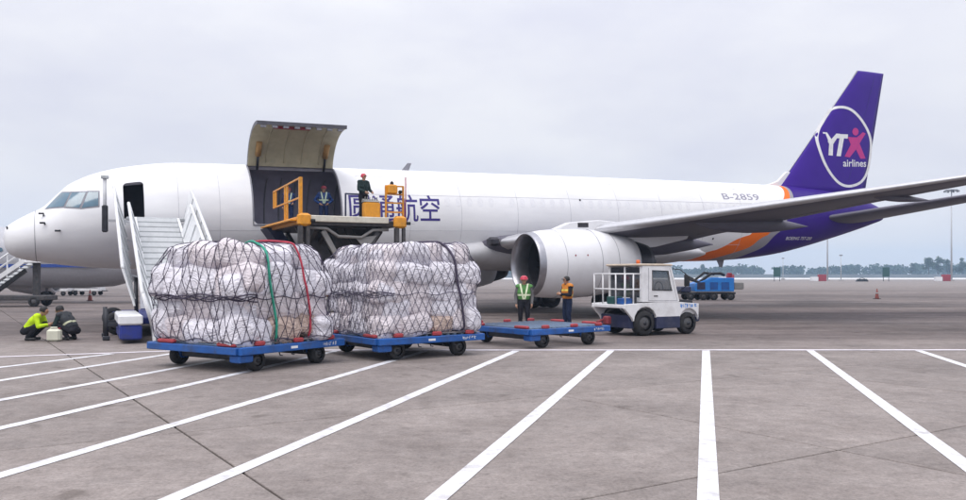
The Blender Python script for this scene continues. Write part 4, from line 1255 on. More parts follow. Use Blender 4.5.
# cab
cab_side = [(-.92, .98), (.44, .96), (.28, 1.50), (.12, 2.0), (-.92, 2.03)]
win = [(-.56, 1.32), (.17, 1.30), (.03, 1.86), (-.56, 1.88)]
def ring_panel(outer, inner, y0, y1, name, m, parent):
    """panel with a window opening: pieces between an outer and an inner outline of the same count"""
    mb = MB(); n = len(outer)
    vs = [(x, y, z) for y in (y0, y1) for (x, z) in outer] + [(x, y, z) for y in (y0, y1) for (x, z) in inner]
    fs = []
    for i in range(n):
        j = (i + 1) % n
        fs += [(i, j, 2 * n + j, 2 * n + i), (n + i, 3 * n + i, 3 * n + j, n + j), (i, n + i, n + j, j), (2 * n + i, 2 * n + j, 3 * n + j, 3 * n + i)]
    return mb.add(vs, fs).build(name, m, parent)
O4 = [(-.92, .98), (.44, .96), (.12, 2.0), (-.92, 2.03)]
for sy in (-1, 1):
    ya, yb = (-W2 - .004, -W2 + .05) if sy < 0 else (W2 - .05, W2 + .004)
    p_ = ring_panel(O4, win, ya, yb, 'cab_side', M_TUGW, TUG)
    MB().prism(win, 'y', (ya + yb) / 2 - .006, (ya + yb) / 2 + .006).build('side_window', M_CLEAR, p_)
    MB().tube([(x, (ya if sy < 0 else yb) + sy * .004, z) for x, z in win], .018, 5, closed=True).build('window_seal', M_BLACK, p_)
    MB().box(-.50, -.36, (ya if sy < 0 else yb) - .012, (ya if sy < 0 else yb) + .012, 1.13, 1.16).build('door_handle', M_BLACK, p_)
    MB().tube([(x, (ya if sy < 0 else yb) + sy * .001, z) for x, z in ((-.70, 1.96), (-.70, 1.02), (.38, 1.0), (.22, 1.55), (.09, 1.95))], .007, 4).build('door_gap', M_SEAM, p_)
rf = MB().cbox(-1.02, .20, -W2 - .03, W2 + .03, 2.012, 2.075, .02).build('cab_roof', mat('roof_cream', (.55, .46, .36), .6, var=.15), TUG)
MB().tube([(-.72, -.35, 2.075), (-.72, -.35, 2.19)], .055, 10).build('beacon', M_ORANGE, rf)
MB().add([(.44, -W2 + .05, .97), (.44, W2 - .05, .97), (.13, W2 - .05, 1.99), (.13, -W2 + .05, 1.99)], [(0, 1, 2, 3)]).build('windscreen', M_CLEAR, TUG)
for y in (-W2 + .04, W2 - .04): MB().bar((.445, y, .97), (.125, y, 2.0), .07, .07).build('pillar', M_TUGW, TUG)
# rear cab wall: two dark panes in a white frame
MB().box(-.93, -.87, -W2 + .05, W2 - .05, .98, 1.10).build('rear_panel', M_TUGW, TUG)
for (ya, yb) in ((-W2 + .09, -.03), (.03, W2 - .09)):
    MB().box(-.915, -.895, ya, yb, 1.10, 1.97).build('rear_window', M_TGLASS, TUG)
for y in (-W2 + .07, 0, W2 - .07): MB().box(-.94, -.87, y - .03, y + .03, 1.10, 2.0).build('rear_frame', M_TUGW, TUG)
# rear guard rail on the deck
mb = MB()
for y in (-W2 + .06, -.3, .3, W2 - .06): mb.tube([(-1.50, y, .9), (-1.50, y, 1.78)], .022, 7)
for z in (1.34, 1.78): mb.tube([(-.95, -W2 + .06, z), (-1.50, -W2 + .06, z), (-1.50, W2 - .06, z), (-.95, W2 - .06, z)], .022, 7)
mb.tube([(-1.2, -W2 + .06, .9), (-1.2, -W2 + .06, 1.78)], .022, 7)
mb.build('guard_rail', M_TUGW, TUG)
for (x, y, a, b, c, m, nm) in ((-1.25, -.45, .16, .22, .18, M_BLUE, 'blue_toolbox'), (-1.12, -.62, .09, .06, .30, M_DARK, 'extinguisher'), (-1.3, .0, .18, .16, .22, M_GREEN, 'green_crate')):
    MB().cbox(x - a, x + a, y - b, y + b, .907, .907 + c, .02).build(nm, m, TUG)
MB().cbox(-1.66, -1.5, -.12, .12, .32, .56, .03).tube([(-1.7, 0, .46), (-1.95, 0, .40)], .035, 8).build('tow_hitch', mat('hitch_red', (.22, .03, .04), .6), TUG)
for (x, r, wd) in ((-.8, .37, .26), (.85, .33, .24)):
    for sy in (-1, 1):
        wh = MB().tube([(x, sy * (W2 - .30), r), (x, sy * (W2 - .02), r)], .06, 8).build('wheel', M_DARK, TUG)
        wheel(wh, (x, sy * (W2 - .14), r), r, wd, .6)
seat = MB().cbox(-.75, -.30, -.55, -.05, 1.0, 1.16, .04).cbox(-.85, -.70, -.55, -.05, 1.1, 1.72, .05).build('driver_seat', M_REDST, TUG)
MB().tube([(.10 + .0, -.3 + .19 * math.cos(t), 1.36 + .19 * math.sin(t)) for t in np.linspace(0, 6.283, 17)[:-1]], .014, 6, closed=True).tube([(.10, -.3, 1.36), (.3, -.3, 1.05)], .02, 6).build('steering_wheel', M_BLACK, TUG)
MB().tube([(.40, -W2 - .02, 1.25), (.62, -W2 - .16, 1.45), (.62, -W2 - .16, 1.75), (.42, -W2 - .10, 1.9), (.2, -W2, 1.93)], .014, 6).build('mirror_arm', M_BLACK, TUG)
MB().cbox(.58, .63, -W2 - .28, -W2 - .06, 1.42, 1.72, .02).build('mirror', M_BLACK, TUG)
for y in (-.55, .55): MB().lathe([(0, .09), (.03, .085), (.035, 0)], 14, Matrix.Translation((1.225, y, .72))).build('headlight', M_WHITE, TUG)
MB().cbox(1.20, 1.33, -W2 + .05, W2 - .05, .36, .52, .03).build('bumper', M_NAVY, TUG)
strokes(body, .50, .775, 4, .135, -W2 - .004, M_SKYBLUE, 21, 'side_lettering', 1.3)
strokes(body, .52, .775, 4, .135, -W2 - .0045, M_SKYBLUE, 22, 'side_lettering', 1.3)

# ================================================================== passenger stairs
M_STAIR = mat('stair_white', (0.74, 0.75, 0.76), rough=0.4, var=0.05, dirt=(.40, .40, .40), dirt_amt=.3, dirt_scale=2)
M_TREAD = mat('tread_alloy', (0.46, 0.48, 0.49), rough=0.5, metal=.3, var=0.1)
M_TRKBLUE = mat('truck_blue', (0.015, 0.03, 0.22), rough=0.45, var=0.15, dirt=(.06, .06, .08), dirt_amt=.5, dirt_scale=4)
SX0 = 4.93
STR = thing('passenger_stairs', 'white mobile passenger stairs leading up to the open crew door', 'stairs', A2W(SX0, -8.0, 0), TH)
PZ, YT, YB = 3.80, 4.7, -4.0
NS = 18; SW = .66
RISE = (PZ - .36) / NS; RUN = (YT - YB) / NS
for k in range(NS):
    z = PZ - (k + 1) * RISE; y = YT - (k + .5) * RUN
    st = MB().box(-SW, SW, y - RUN / 2 - .015, y + RUN / 2, z - .03, z).build('tread', M_TREAD, STR)
    MB().box(-SW, SW, y + RUN / 2 - .022, y + RUN / 2 - .004, z + .001, z + RISE - .031).build('riser', M_STAIR, st)
    MB().box(-SW, SW, y - RUN / 2 - .018, y - RUN / 2 + .03, z + .001, z + .006).build('nosing', M_DARK, st)
MB().cbox(-1.0, .95, YT - .02, 5.75, PZ - .12, PZ, .02).build('platform', M_TREAD, STR)
dz = lambda y: PZ - (YT - y) * (PZ - .36) / (YT - YB)
def lean_panel(sx, xa, xb, ya, yb, h0, h1, th=.05):
    vs = []
    for x_, h in ((xa, h0), (xa + th, h0), (xb + th, h1), (xb, h1)):
        vs += [(sx * x_, ya, dz(ya) + h), (sx * x_, yb, dz(yb) + h)]
    return MB().add(vs, [(0, 2, 4, 6), (7, 5, 3, 1), (0, 1, 3, 2), (2, 3, 5, 4), (4, 5, 7, 6), (6, 7, 1, 0)]).build('balustrade', M_STAIR, STR)
for sx in (-1, 1):
    MB().prism([(YB - .1, dz(YB) - .30), (YB - .1, dz(YB) + .02), (YT, PZ), (YT, PZ - .36)], 'x', sx * (SW + .05) - .04, sx * (SW + .05) + .04).build('stringer', M_STAIR, STR)
    # inner balustrade of the lower flight
    bl = lean_panel(sx, SW + .02, SW + .30, YB, 3.2, .0, .88)
    MB().tube([(sx * (SW + .10), YB - .02, dz(YB) + .1), (sx * (SW + .32), YB - .02, dz(YB) + .92)], .045, 8).tube([(sx * (SW + .33), YB - .02, dz(YB) + .92), (sx * (SW + .33), 3.3, dz(3.3) + .92)], .05, 8).tube([(sx * (SW + .33), 3.28, dz(3.3) + .94), (sx * (SW + .1), 3.3, dz(3.3) + .1)], .045, 8).build('handrail', M_STAIR, bl)
    for y in np.arange(YB + .8, 3.2, 1.15):
        MB().bar((sx * (SW + .02), y, dz(y) + .02), (sx * (SW + .28), y, dz(y) + .88), .05, .03).build('panel_rib', M_TREAD, bl)
    # outer balustrade of the sliding upper flight
    xa, xb = (1.08, 1.38) if sx < 0 else (.92, 1.14)
    ub = lean_panel(sx, xa, xb, -2.6, YT, .0, 1.0)
    MB().tube([(sx * (xb + .02), -2.6, dz(-2.6) + 1.03), (sx * (xb + .02), YT + .02, PZ + 1.03)], .05, 8).tube([(sx * (xb + .02), YT, PZ + 1.03), (sx * (xa + .05), YT + .3, PZ + .02)], .045, 8).build('handrail', M_STAIR, ub)
    for y in np.arange(-2.2, YT, 1.2):
        MB().bar((sx * (xa - .01), y, dz(y) + .02), (sx * (xb - .01), y, dz(y) + 1.0), .05, .03).build('panel_rib', M_TREAD, ub)
    MB().box(min(sx * SW, sx * xa), max(sx * SW, sx * xa), YT - .01, YT + .03, PZ - .3, PZ - .13).build('cross_plate', M_STAIR, STR)
    for y in (-.4, YT - 2.2, YT - .4):
        MB().bar((sx * (SW + .1), y, dz(y) - .12), (sx * (xa + .03), y, dz(y) - .02), .06, .06).build('rail_bracket', M_STEEL, STR)
MB().tube([(-1.68, 4.95, 3.4), (-1.68, 4.95, 5.15)], .065, 8).build('door_guide_post', M_STEEL, STR)
MB().cbox(-1.81, -1.55, 4.85, 5.05, 5.12, 5.24, .02).build('post_cap', M_TREAD, STR)
MB().cbox(-1.78, -1.58, 4.85, 5.05, 3.25, 4.2, .04).build('bumper_pad', M_DARK, STR)
MB().box(-1.6, -.98, 4.88, 5.02, 3.62, 3.70).build('post_arm', M_STEEL, STR)
# lifting columns and chassis
for sx in (-1, 1):
    MB().bar((sx * .55, 3.2, .6), (sx * .55, 3.9, PZ - .55), .16, .16).build('lift_column', M_STAIR, STR)
    MB().bar((sx * .55, .2, .5), (sx * .55, 2.6, 2.4), .10, .10).build('brace', M_STEEL, STR)
    MB().tube([(sx * .95, -.6, .55), (sx * .95, -.3, dz(-.3) - .1)], .06, 8).build('hydraulic_ram', M_DARK, STR)
MB().cbox(-1.5, 1.2, -1.4, 4.3, .34, .54, .03).build('chassis_deck', M_TRKBLUE, STR)
MB().cbox(-1.52, -1.0, -4.1, -1.45, .10, .48, .04).build('engine_box', M_TRKBLUE, STR)
MB().cbox(-1.56, -.98, -4.14, -1.42, .482, .74, .04).build('engine_cover', M_STAIR, STR)
MB().cbox(1.0, 1.3, -3.4, -1.45, .15, .6, .04).build('battery_box', M_TRKBLUE, STR)
for sx in (-1, 1):
    for y in (-.4, 3.2):
        wh = MB().tube([(sx * .9, y, .34), (sx * 1.2, y, .34)], .06, 8).build('wheel', M_DARK, STR)
        wheel(wh, (sx * 1.32 - .15, y, .34), .34, .24, .6)
for y in (-2.6, -1.2):
    MB().cbox(-1.89, -1.71, y - .09, y + .09, .0, .12, .02).tube([(-1.8, y, .1), (-1.8, y, .85)], .06, 8).bar((-1.5, y, .42), (-1.8, y, .42), .1, .1).build('outrigger', M_DARK, STR)

# ================================================================== cargo loader
M_YEL = mat('loader_yellow', (0.72, 0.30, 0.015), rough=0.45, var=0.1, dirt=(.22, .12, .04), dirt_amt=.5, dirt_scale=4)
M_LGREY = mat('loader_grey', (0.24, 0.235, 0.23), rough=0.5, var=0.15, dirt=(.12, .11, .10), dirt_amt=.5, dirt_scale=3)
M_LDARK = mat('loader_dark', (0.055, 0.052, 0.055), rough=0.6, metal=.2, var=0.3, dirt=(.14, .12, .10), dirt_amt=.4, dirt_scale=4)
M_CREAM = mat('loader_cream', (0.62, 0.59, 0.50), rough=0.5, var=.08, dirt=(.3, .28, .24), dirt_amt=.4, dirt_scale=4)
LX, LY = 10.6, -5.2
LOD = thing('cargo_loader', 'yellow and grey scissor lift cargo loader raised to the open cargo door', 'cargo loader', A2W(LX, LY, 0), TH)
DZ = 3.62; YN, YF = -2.9, 3.0
MB().box(-1.62, 1.75, YN + .1, YF, DZ - .22, DZ - .06).build('deck_frame', M_LDARK, LOD)
for k in range(22):
    y = YN + .25 + k * (YF - YN - .4) / 21
    MB().tube([(-1.5, y, DZ - .04), (1.65, y, DZ - .04)], .04, 8).build('deck_roller', M_ROLL, LOD)
MB().cbox(-1.35, 1.35, YN - .02, YN + .1, DZ - .12, DZ + .09, .02).build('end_stop_beam', M_CREAM, LOD)
MB().cbox(-1.72, -1.60, YN, YF - .3, DZ - .2, DZ + .05, .02).build('side_beam', M_YEL, LOD)
MB().cbox(1.75, 1.87, YN, YF - .3, DZ - .2, DZ + .05, .02).build('side_beam', M_YEL, LOD)
# left guard rail, running from the near corner back to the aircraft
rl = MB().bar((-1.66, YN + .05, DZ), (-1.66, YN + .05, DZ + 1.32), .11, .11).build('rail_post', M_YEL, LOD)
for y in (YN + 2.0, YN + 2.35): MB().bar((-1.66, y, DZ + .05), (-1.66, y, DZ + 1.27), .06, .06).build('rail_post', M_YEL, LOD)
for y in (YN + 3.9, YN + 4.25): MB().bar((-1.66, y, DZ + .62), (-1.66, y, DZ + 1.24), .06, .06).build('rail_post', M_YEL, LOD)
MB().bar((-1.66, YN, DZ + 1.30), (-1.66, YN + 4.3, DZ + 1.22), .05, .05).build('top_rail', M_YEL, LOD)
MB().bar((-1.66, YN, DZ + .66), (-1.66, YN + 4.3, DZ + .62), .05, .05).build('mid_rail', M_YEL, LOD)
MB().cbox(-1.95, -1.725, YN + .3, YF - .6, DZ - .1, DZ - .04, .01).build('walkway', M_YEL, LOD)
# corner units with dark legs
for sx, x in ((-1, -1.58), (1, 1.72)):
    cu = MB().cbox(x - .22, x + .22, YN - .22, YN + .02, DZ - .28, DZ + .14, .07).build('corner_unit', M_YEL, LOD)
    MB().bar((x - .12, YN - .1, .9), (x - .12, YN - .1, DZ - .27), .14, .16).bar((x + .13, YN - .1, .9), (x + .13, YN - .1, DZ - .27), .10, .12).build('guide_leg', M_LDARK, cu)
    MB().tube([(x + .2, YN - .12, DZ - .1), (x + .36, YN - .12, DZ - .1)], .06, 8).build('end_roller', M_BLACK, cu)
# operator's station
cs = MB().cbox(.55, 1.12, YN + .15, YN + .5, DZ, DZ + .62, .05).build('control_console', M_YEL, LOD)
MB().prism([(YN + .16, DZ + .62), (YN + .55, DZ + .62), (YN + .5, DZ + .74)], 'x', .56, 1.11).build('control_panel', M_LGREY, cs)
for k in range(6): MB().tube([(.62 + k * .085, YN + .35, DZ + .66), (.62 + k * .085, YN + .33, DZ + .80)], .014, 6).build('lever', M_LGREY, cs)
tw = MB().bar((1.35, YN + .3, DZ), (1.35, YN + .3, DZ + 1.22), .06, .06).bar((1.98, YN + .3, DZ), (1.98, YN + .3, DZ + 1.22), .06, .06).build('rail_post', M_YEL, LOD)
for z in (.3, .62, .92, 1.2): MB().bar((1.35, YN + .3, DZ + z), (1.98, YN + .3, DZ + z), .05, .05).build('rung', M_YEL, tw)
MB().cbox(1.38, 1.72, YN + .1, YN + .4, DZ + .92, DZ + 1.24, .04).build('lamp_box', M_YEL, tw)
MB().lathe([(0, .07), (.08, .06), (.14, 0)], 10, Matrix.Translation((1.55, YN + .25, DZ + 1.24)) @ Matrix.Rotation(R(-90), 4, 'Y')).build('work_lamp', M_BLACK, tw)
MB().lathe([(0, .07), (.08, .06), (.12, 0)], 10, Matrix.Translation((1.85, YN + .25, DZ + 1.0)) @ Matrix.Rotation(R(-90), 4, 'Z')).build('work_lamp', M_BLACK, tw)
MB().tube([(2.0, YN + .1, DZ), (2.0, YN + .1, DZ + 1.5)], .02, 6).build('flag_pole', M_RED, tw)
MB().bar((.1, YN + .9, DZ), (.1, YN + .9, DZ + .95), .05, .05).bar((.1, YN + .9, DZ + .93), (.6, YN + .9, DZ + .93), .05, .05).build('back_rail', M_NAVY, LOD)
# scissor frames
for x in (-1.05, -.7, .85, 1.2):
    MB().bar((x, YN + .45, DZ - .3), (x, YF - .3, 1.05), .14, .24).build('scissor_arm', M_LDARK, LOD)
for x in (-.87, 1.02):
    MB().bar((x, YN + .45, 1.05), (x, YF - .3, DZ - .3), .14, .24).build('scissor_arm', M_LGREY, LOD)
MB().tube([(-1.1, .0, 2.2), (1.3, .0, 2.2)], .1, 10).build('scissor_pivot', M_LDARK, LOD)
MB().tube([(-1.35, YN + .2, DZ - .30), (-.75, YN + .2, DZ - .32), (-.35, YN + .2, DZ - .58), (.45, YN + .2, DZ - .60), (.85, YN + .2, DZ - .34), (1.4, YN + .2, DZ - .32)], .055, 8).build('cable_conduit', M_LGREY, LOD)
MB().prism([(.25, DZ - .62), (1.0, DZ - .52), (.62, DZ - 1.02)], 'y', YN + .22, YN + .26).build('gusset', M_LGREY, LOD)
MB().prism([(-1.55, DZ - .24), (1.6, DZ - .24), (.9, DZ - 1.35), (-.85, DZ - 1.35)], 'y', YN + 1.3, YN + 1.4).build('under_deck_panel', M_LDARK, LOD)
MB().prism([(-1.9, DZ - .12), (-1.4, DZ - .12), (-.9, DZ - .95), (-1.3, DZ - .95)], 'y', YF - 1.6, YF - .3).build('bridge_bracket', M_NAVY, LOD)
for k in range(5): MB().tube([(-.9 + .28 * k, YN + .5, DZ - .3), (-.7 + .3 * k, YN + .45, DZ - .85 - .05 * (k % 3)), (-.2 + .2 * k, YN + .5, 1.9)], .028, 6).build('hydraulic_hose', M_BLACK, LOD)
for sx in (-1, 1):
    MB().bar((sx * .95 + .1, YN + .3, DZ - .4), (sx * .2 + .1, YN + .3, 1.9), .14, .16).build('lift_arm', M_LGREY if sx < 0 else M_LDARK, LOD)
MB().cbox(-.9, 1.0, YN + .2, YN + .42, 1.72, 2.0, .03).build('cross_member', M_LDARK, LOD)
MB().cbox(-1.5, 1.65, YN - .9, YF + .2, .55, 1.05, .05).build('chassis', M_LGREY, LOD)
MB().cbox(-1.3, -.2, YN - .85, YN + .05, 1.06, 1.55, .06).build('engine_housing', M_YEL, LOD)
for sx in (-1, 1):
    for y in (YN + .2, YN + 1.3, YF - .8):
        wh = MB().tube([(sx * 1.1 + .07, y, .42), (sx * 1.4 + .07, y, .42)], .07, 8).build('wheel', M_DARK, LOD)
        wheel(wh, (sx * 1.4 + .07, y, .42), .42, .3, .6)

# ================================================================== aircraft and stair in the background at the left
M_BGW = mat('far_airframe_grey', (0.40, 0.40, 0.43), rough=0.4, var=.05, coat=.2)
M_BGB = mat('far_airframe_blue', (0.02, 0.06, 0.28), rough=0.4)
BG = thing('parked_airliner', 'grey airliner with thin blue line parked behind the nose of the cargo jet', 'airplane', (-20.5, 52.5, 0), R(180))
T_ = Matrix.Translation((0, 0, 2.86))
prof = [(0, 0), (.15, .45), (.6, .95), (1.5, 1.45), (3.0, 1.83), (5.0, 1.95), (26, 1.95), (31, 1.5), (36, .5), (37, .0)]
bf = MB().lathe(prof, 40, T_).build('fuselage', M_BGW, BG)
for sy in (-1, 1): MB().box(3.2, 27, sy * 1.895 - .012, sy * 1.895 + .012, 2.22, 2.42).build('stripe', M_BGB, bf)
for k in range(30):
    for sy in (1,):
        x = 6 + k * .62; MB().lathe([(0, .14), (0, 0)], 10, Matrix.Translation((x, 1.935 * sy, 3.3)) @ Matrix.Rotation(R(90), 4, 'Z') @ Matrix.Translation((.02, 0, 0))).build('cabin_window', M_GLASS, bf)
for sy in (-1, 1):
    MB().prism([(12, sy * 1.5), (19, sy * 1.5), (22.5, sy * 16), (21, sy * 16)], 'z', 1.75, 2.0).build('wing', M_BGW, BG)
    en = MB().lathe([(0, .72), (-.02, .8), (.3, .95), (1.5, 1.0), (3.0, .75), (3.4, .5)], 28, Matrix.Translation((9.5, sy * 5.4, 1.35))).build('engine', M_BGW, BG)
    MB().lathe([(.5, 0), (.45, .78)], 24, Matrix.Translation((9.5, sy * 5.4, 1.35))).build('intake', M_NOZZLE, en)
    MB().prism([(32, sy * .5), (35, sy * .4), (37, sy * 5), (35.5, sy * 5)], 'z', 3.4, 3.55).build('horizontal_stabilizer', M_BGW, BG)
    mg = MB().tube([(17, sy * 2.9, .4), (17, sy * 2.9, 1.8)], .1, 8).build('main_gear', M_SEAM, BG); wheel(mg, (17, sy * 2.9, .5), .5, .5)
MB().prism([(30, 4.5), (34, 10.5), (36.5, 10.5), (36, 3.6)], 'y', -.15, .15).build('fin', M_BGB, BG)
ng = MB().tube([(7.3, 0, .35), (7.3, 0, 1.6)], .09, 8).build('nose_gear', M_SEAM, BG)
for dy in (-.22, .22): wheel(ng, (7.3, dy, .36), .36, .2)

BS = thing('boarding_ramp', 'grey boarding stair on wheels at the left edge behind the jet nose', 'stairs', (-24.3, 46.0, 0), R(3))
for k in range(14):
    MB().box(-4.4 + k * .25, -4.1 + k * .25, -.6, .6, .22 + k * .17, .26 + k * .17).build('tread', M_TREAD, BS)
for sy in (-.65, .65):
    MB().bar((-4.5, sy, .1), (-.9, sy, 2.58), .08, .24).build('stringer', M_STAIR, BS)
    r_ = MB().tube([(-4.4, sy, .25), (-4.4, sy, 1.1)], .05, 6).tube([(-4.45, sy, 1.1), (-1.0, sy, 3.5)], .05, 6).tube([(-1.0, sy, 3.5), (-.1, sy, 3.5)], .05, 6).tube([(-.1, sy, 3.5), (-.1, sy, 2.5)], .05, 6).build('handrail', M_STAIR, BS)
    MB().bar((-4.4, sy, .68), (-1.0, sy, 3.05), .06, .06).build('mid_rail', M_STAIR, r_)
    for k in range(5): MB().bar((-3.9 + k * .68, sy, .5 + k * .47), (-3.9 + k * .68, sy, 1.45 + k * .47), .05, .05).build('baluster', M_STAIR, r_)
MB().cbox(-1.0, 0, -.7, .7, 2.42, 2.54, .02).build('platform', M_STAIR, BS)
MB().bar((-.6, .0, .5), (-.6, 0, 2.42), .3, .3).bar((-3.2, 0, .5), (-1.2, 0, 2.0), .2, .2).build('support_column', M_LDARK, BS)
MB().cbox(-4.6, .2, -.8, .8, .35, .62, .04).build('chassis', M_LDARK, BS)
for x in (-4.0, -.4):
    for sy in (-1, 1):
        wh = MB().tube([(x, sy * .6, .3), (x, sy * .8, .3)], .05, 6).build('wheel', M_DARK, BS); wheel(wh, (x, sy * .72, .3), .3, .2)
# low white trailers between the two aircraft
for k, (px, dp, ln, lab) in enumerate(((58, 70, 2.3, 'low white equipment trailer under the far airliner, nearer its nose wheel'), (88, 71, 2.4, 'low white equipment trailer under the far airliner, nearer the traffic cone'))):
    tr = thing('equipment_trailer', lab, 'trailer', ((px - 483) / FPX * dp, dp, 0), 0, 'white trailers under the far airliner')
    bd = MB().cbox(-ln / 2, ln / 2, -.7, .7, .35, 1.0, .05).build('body', M_WHITE, tr)
    MB().box(-ln / 2 + .02, ln / 2 - .02, -.712, -.702, .62, .66).build('rub_strip', M_SEAM, bd)
    MB().tube([(ln / 2, 0, .4), (ln / 2 + .5, 0, .4)], .04, 6).build('tow_bar', M_DARK, tr)
    for x in (-ln / 2 + .4, ln / 2 - .4):
        for sy in (-.6, .6):
            wh = MB().tube([(x, sy - .1, .2), (x, sy + .1, .2)], .05, 6).build('wheel', M_DARK, tr); wheel(wh, (x, sy, .2), .2, .15)

# ================================================================== blue power cart behind the tractor
M_CART = mat('cart_blue', (0.015, 0.20, 0.62), rough=0.4, var=.08, dirt=(.05, .08, .14), dirt_amt=.4, dirt_scale=2)
xx, yy = gpix(706, 300)
PC = thing('power_cart', 'bright blue ground power cart with dark hoses parked behind the tow tractor', 'cart', (xx, yy, 0), R(4))
hs = MB().prism([(-1.0, .60), (1.75, .60), (1.75, 1.55), (.15, 1.58), (-1.0, 1.15)], 'y', -.75, .75).build('housing', M_CART, PC, .05)
for x in (-.6, .3, 1.1): MB().box(x - .28, x + .28, -.765, -.752, .75, 1.25).build('louvre_panel', M_NAVY if x < 0 else M_BLUE, hs)
MB().cbox(1.76, 2.5, -.6, .6, .75, 1.25, .06).build('front_box', M_LGREY, PC)
MB().cbox(1.55, 1.8, -.2, .2, 1.56, 1.9, .03).build('red_tank', M_RED, PC)
MB().tube([(-1.5, -.5, 1.5), (-.7, -.6, 1.25), (.2, -.5, 1.85), (.9, -.4, 1.85), (1.2, -.3, 1.74)], .10, 8).tube([(-1.6, -.2, 1.75), (-.9, -.3, 1.4), (-.2, -.2, 1.9), (.6, .1, 1.8)], .09, 8).build('hose', M_BLACK, PC)
MB().box(-2.0, 1.9, -.6, .6, .42, .55).build('chassis', M_DARK, PC)
MB().cbox(-1.95, -1.25, -.6, .6, .56, .95, .05).build('rear_tray', M_NAVY, PC)
for x in (-1.3, -.4, .35, 1.55):
    for sy in (-.6, .6):
        wh = MB().tube([(x, sy - .1, .28), (x, sy + .1, .28)], .05, 6).build('wheel', M_DARK, PC); wheel(wh, (x, sy, .28), .28, .2)

# ================================================================== people
M_SKIN = mat('skin', (0.42, 0.24, 0.16), rough=0.55, var=.08)
M_HAIR = mat('hair_black', (0.012, 0.010, 0.010), rough=0.6, var=.3)
M_SHOE = mat('shoe_black', (0.02, 0.02, 0.022), rough=0.5)
M_EYE = mat('eye_dark', (0.01, 0.01, 0.012), rough=0.2)
def cloth(name, col): return mat(name, col, rough=.85, var=.16, scale=9, bump=.5, bscale=14, spec=.2)
C_BLACK = cloth('cloth_black', (.018, .018, .024)); C_NAVY = cloth('cloth_navy', (.018, .03, .085)); C_GREY = cloth('cloth_grey', (.13, .125, .13))
C_DKGREEN = cloth('cloth_dark_green', (.02, .035, .035)); C_JEANS = cloth('cloth_jeans', (.016, .025, .06)); C_HIVIS = cloth('cloth_lime', (.50, .72, .02))
C_BLUE = cloth('cloth_blue', (.025, .06, .20))

def vest_mat(name, base, stripe, zs, vertical=True, zsplit=None):
    """vest cloth with sewn reflective bands, in the wearer's own space"""
    m = bpy.data.materials.new(name); m.use_nodes = True
    t = m.node_tree; b = t.nodes['Principled BSDF']; b.inputs['Roughness'].default_value = .7
    tc = t.nodes.new('ShaderNodeUVMap'); sp = t.nodes.new('ShaderNodeSeparateXYZ'); t.links.new(tc.outputs[0], sp.inputs[0])
    def M(op, a, bb):
        n = t.nodes.new('ShaderNodeMath'); n.operation = op
        for i, v in enumerate((a, bb)):
            if isinstance(v, (int, float)): n.inputs[i].default_value = v
            else: t.links.new(v, n.inputs[i])
        return n.outputs[0]
    f = None
    for z in zs:
        g = M('LESS_THAN', M('ABSOLUTE', M('SUBTRACT', sp.outputs['Y'], z), 0), .026); f = g if f is None else M('MAXIMUM', f, g)
    if vertical:   # braces converging in a V at the belly
        v = M('ABSOLUTE', M('SUBTRACT', M('ABSOLUTE', sp.outputs['X'], 0), M('ADD', M('MULTIPLY', sp.outputs['Y'], .20), .03)), 0)
        f = M('MAXIMUM', f, M('LESS_THAN', v, .026)) if f is not None else M('LESS_THAN', v, .026)
    mx = t.nodes.new('ShaderNodeMixRGB'); t.links.new(f, mx.inputs['Fac'])
    mx.inputs['Color1'].default_value = (*base, 1); mx.inputs['Color2'].default_value = (*stripe, 1)
    t.links.new(mx.outputs[0], b.inputs['Base Color'])
    return m
V_GREEN = vest_mat('vest_green', (.07, .22, .05), (.72, .78, .55), (.09,))
V_ORANGE = vest_mat('vest_orange', (.58, .20, .02), (.72, .58, .10), (.06, .22), False)
V_LIME = vest_mat('vest_lime_bands', (.50, .72, .02), (.68, .72, .60), (.10,), False)
V_BLUE = vest_mat('vest_navy_braces', (.02, .05, .16), (.50, .62, .45), (.09,))
V_DARK = vest_mat('vest_dark_band', (.018, .022, .028), (.50, .52, .36), (.08,), False)

def capsule(mb, a, b, ra, rb, n=10):
    a, b = Vector(a), Vector(b); d = b - a; ln = d.length; d = d.normalized() if ln > 1e-6 else Vector((0, 0, 1))
    u = d.cross(Vector((0, 0, 1)) if abs(d.z) < .9 else Vector((1, 0, 0))).normalized(); v = d.cross(u)
    rings = [(a + d * (-ra * math.cos(t)), ra * math.sin(t)) for t in (0.0, .5, 1.0, math.pi / 2)] + [(b + d * (rb * math.sin(t)), rb * math.cos(t)) for t in (0, .55, 1.1, math.pi / 2)]
    vs, fs = [], []
    for c, r in rings: vs += [c + (u * math.cos(2 * math.pi * k / n) + v * math.sin(2 * math.pi * k / n)) * max(r, 1e-4) for k in range(n)]
    for i in range(len(rings) - 1):
        for k in range(n): q = (k + 1) % n; fs.append((i * n + k, i * n + q, (i + 1) * n + q, (i + 1) * n + k))
    fs += [tuple(range(n))[::-1], tuple(range((len(rings) - 1) * n, len(rings) * n))]
    mb.add(vs, fs, True)

STAND = dict(pelvis=(0, 0, .93), chest=(0, .01, 1.28), neck=(0, 0, 1.46), head=(0, .03, 1.585), face=(0, 1, -.05),
             sh=.185, shz=1.395, elL=(-.25, -.03, 1.12), wrL=(-.25, .10, .88), elR=(.25, -.03, 1.12), wrR=(.25, .10, .88),
             hip=.095, knL=(-.11, .03, .50), anL=(-.12, -.02, .09), knR=(.11, .03, .50), anR=(.12, -.02, .09), toe=(0, .17, -.045))
def pose(**k): d = dict(STAND); d.update(k); return d

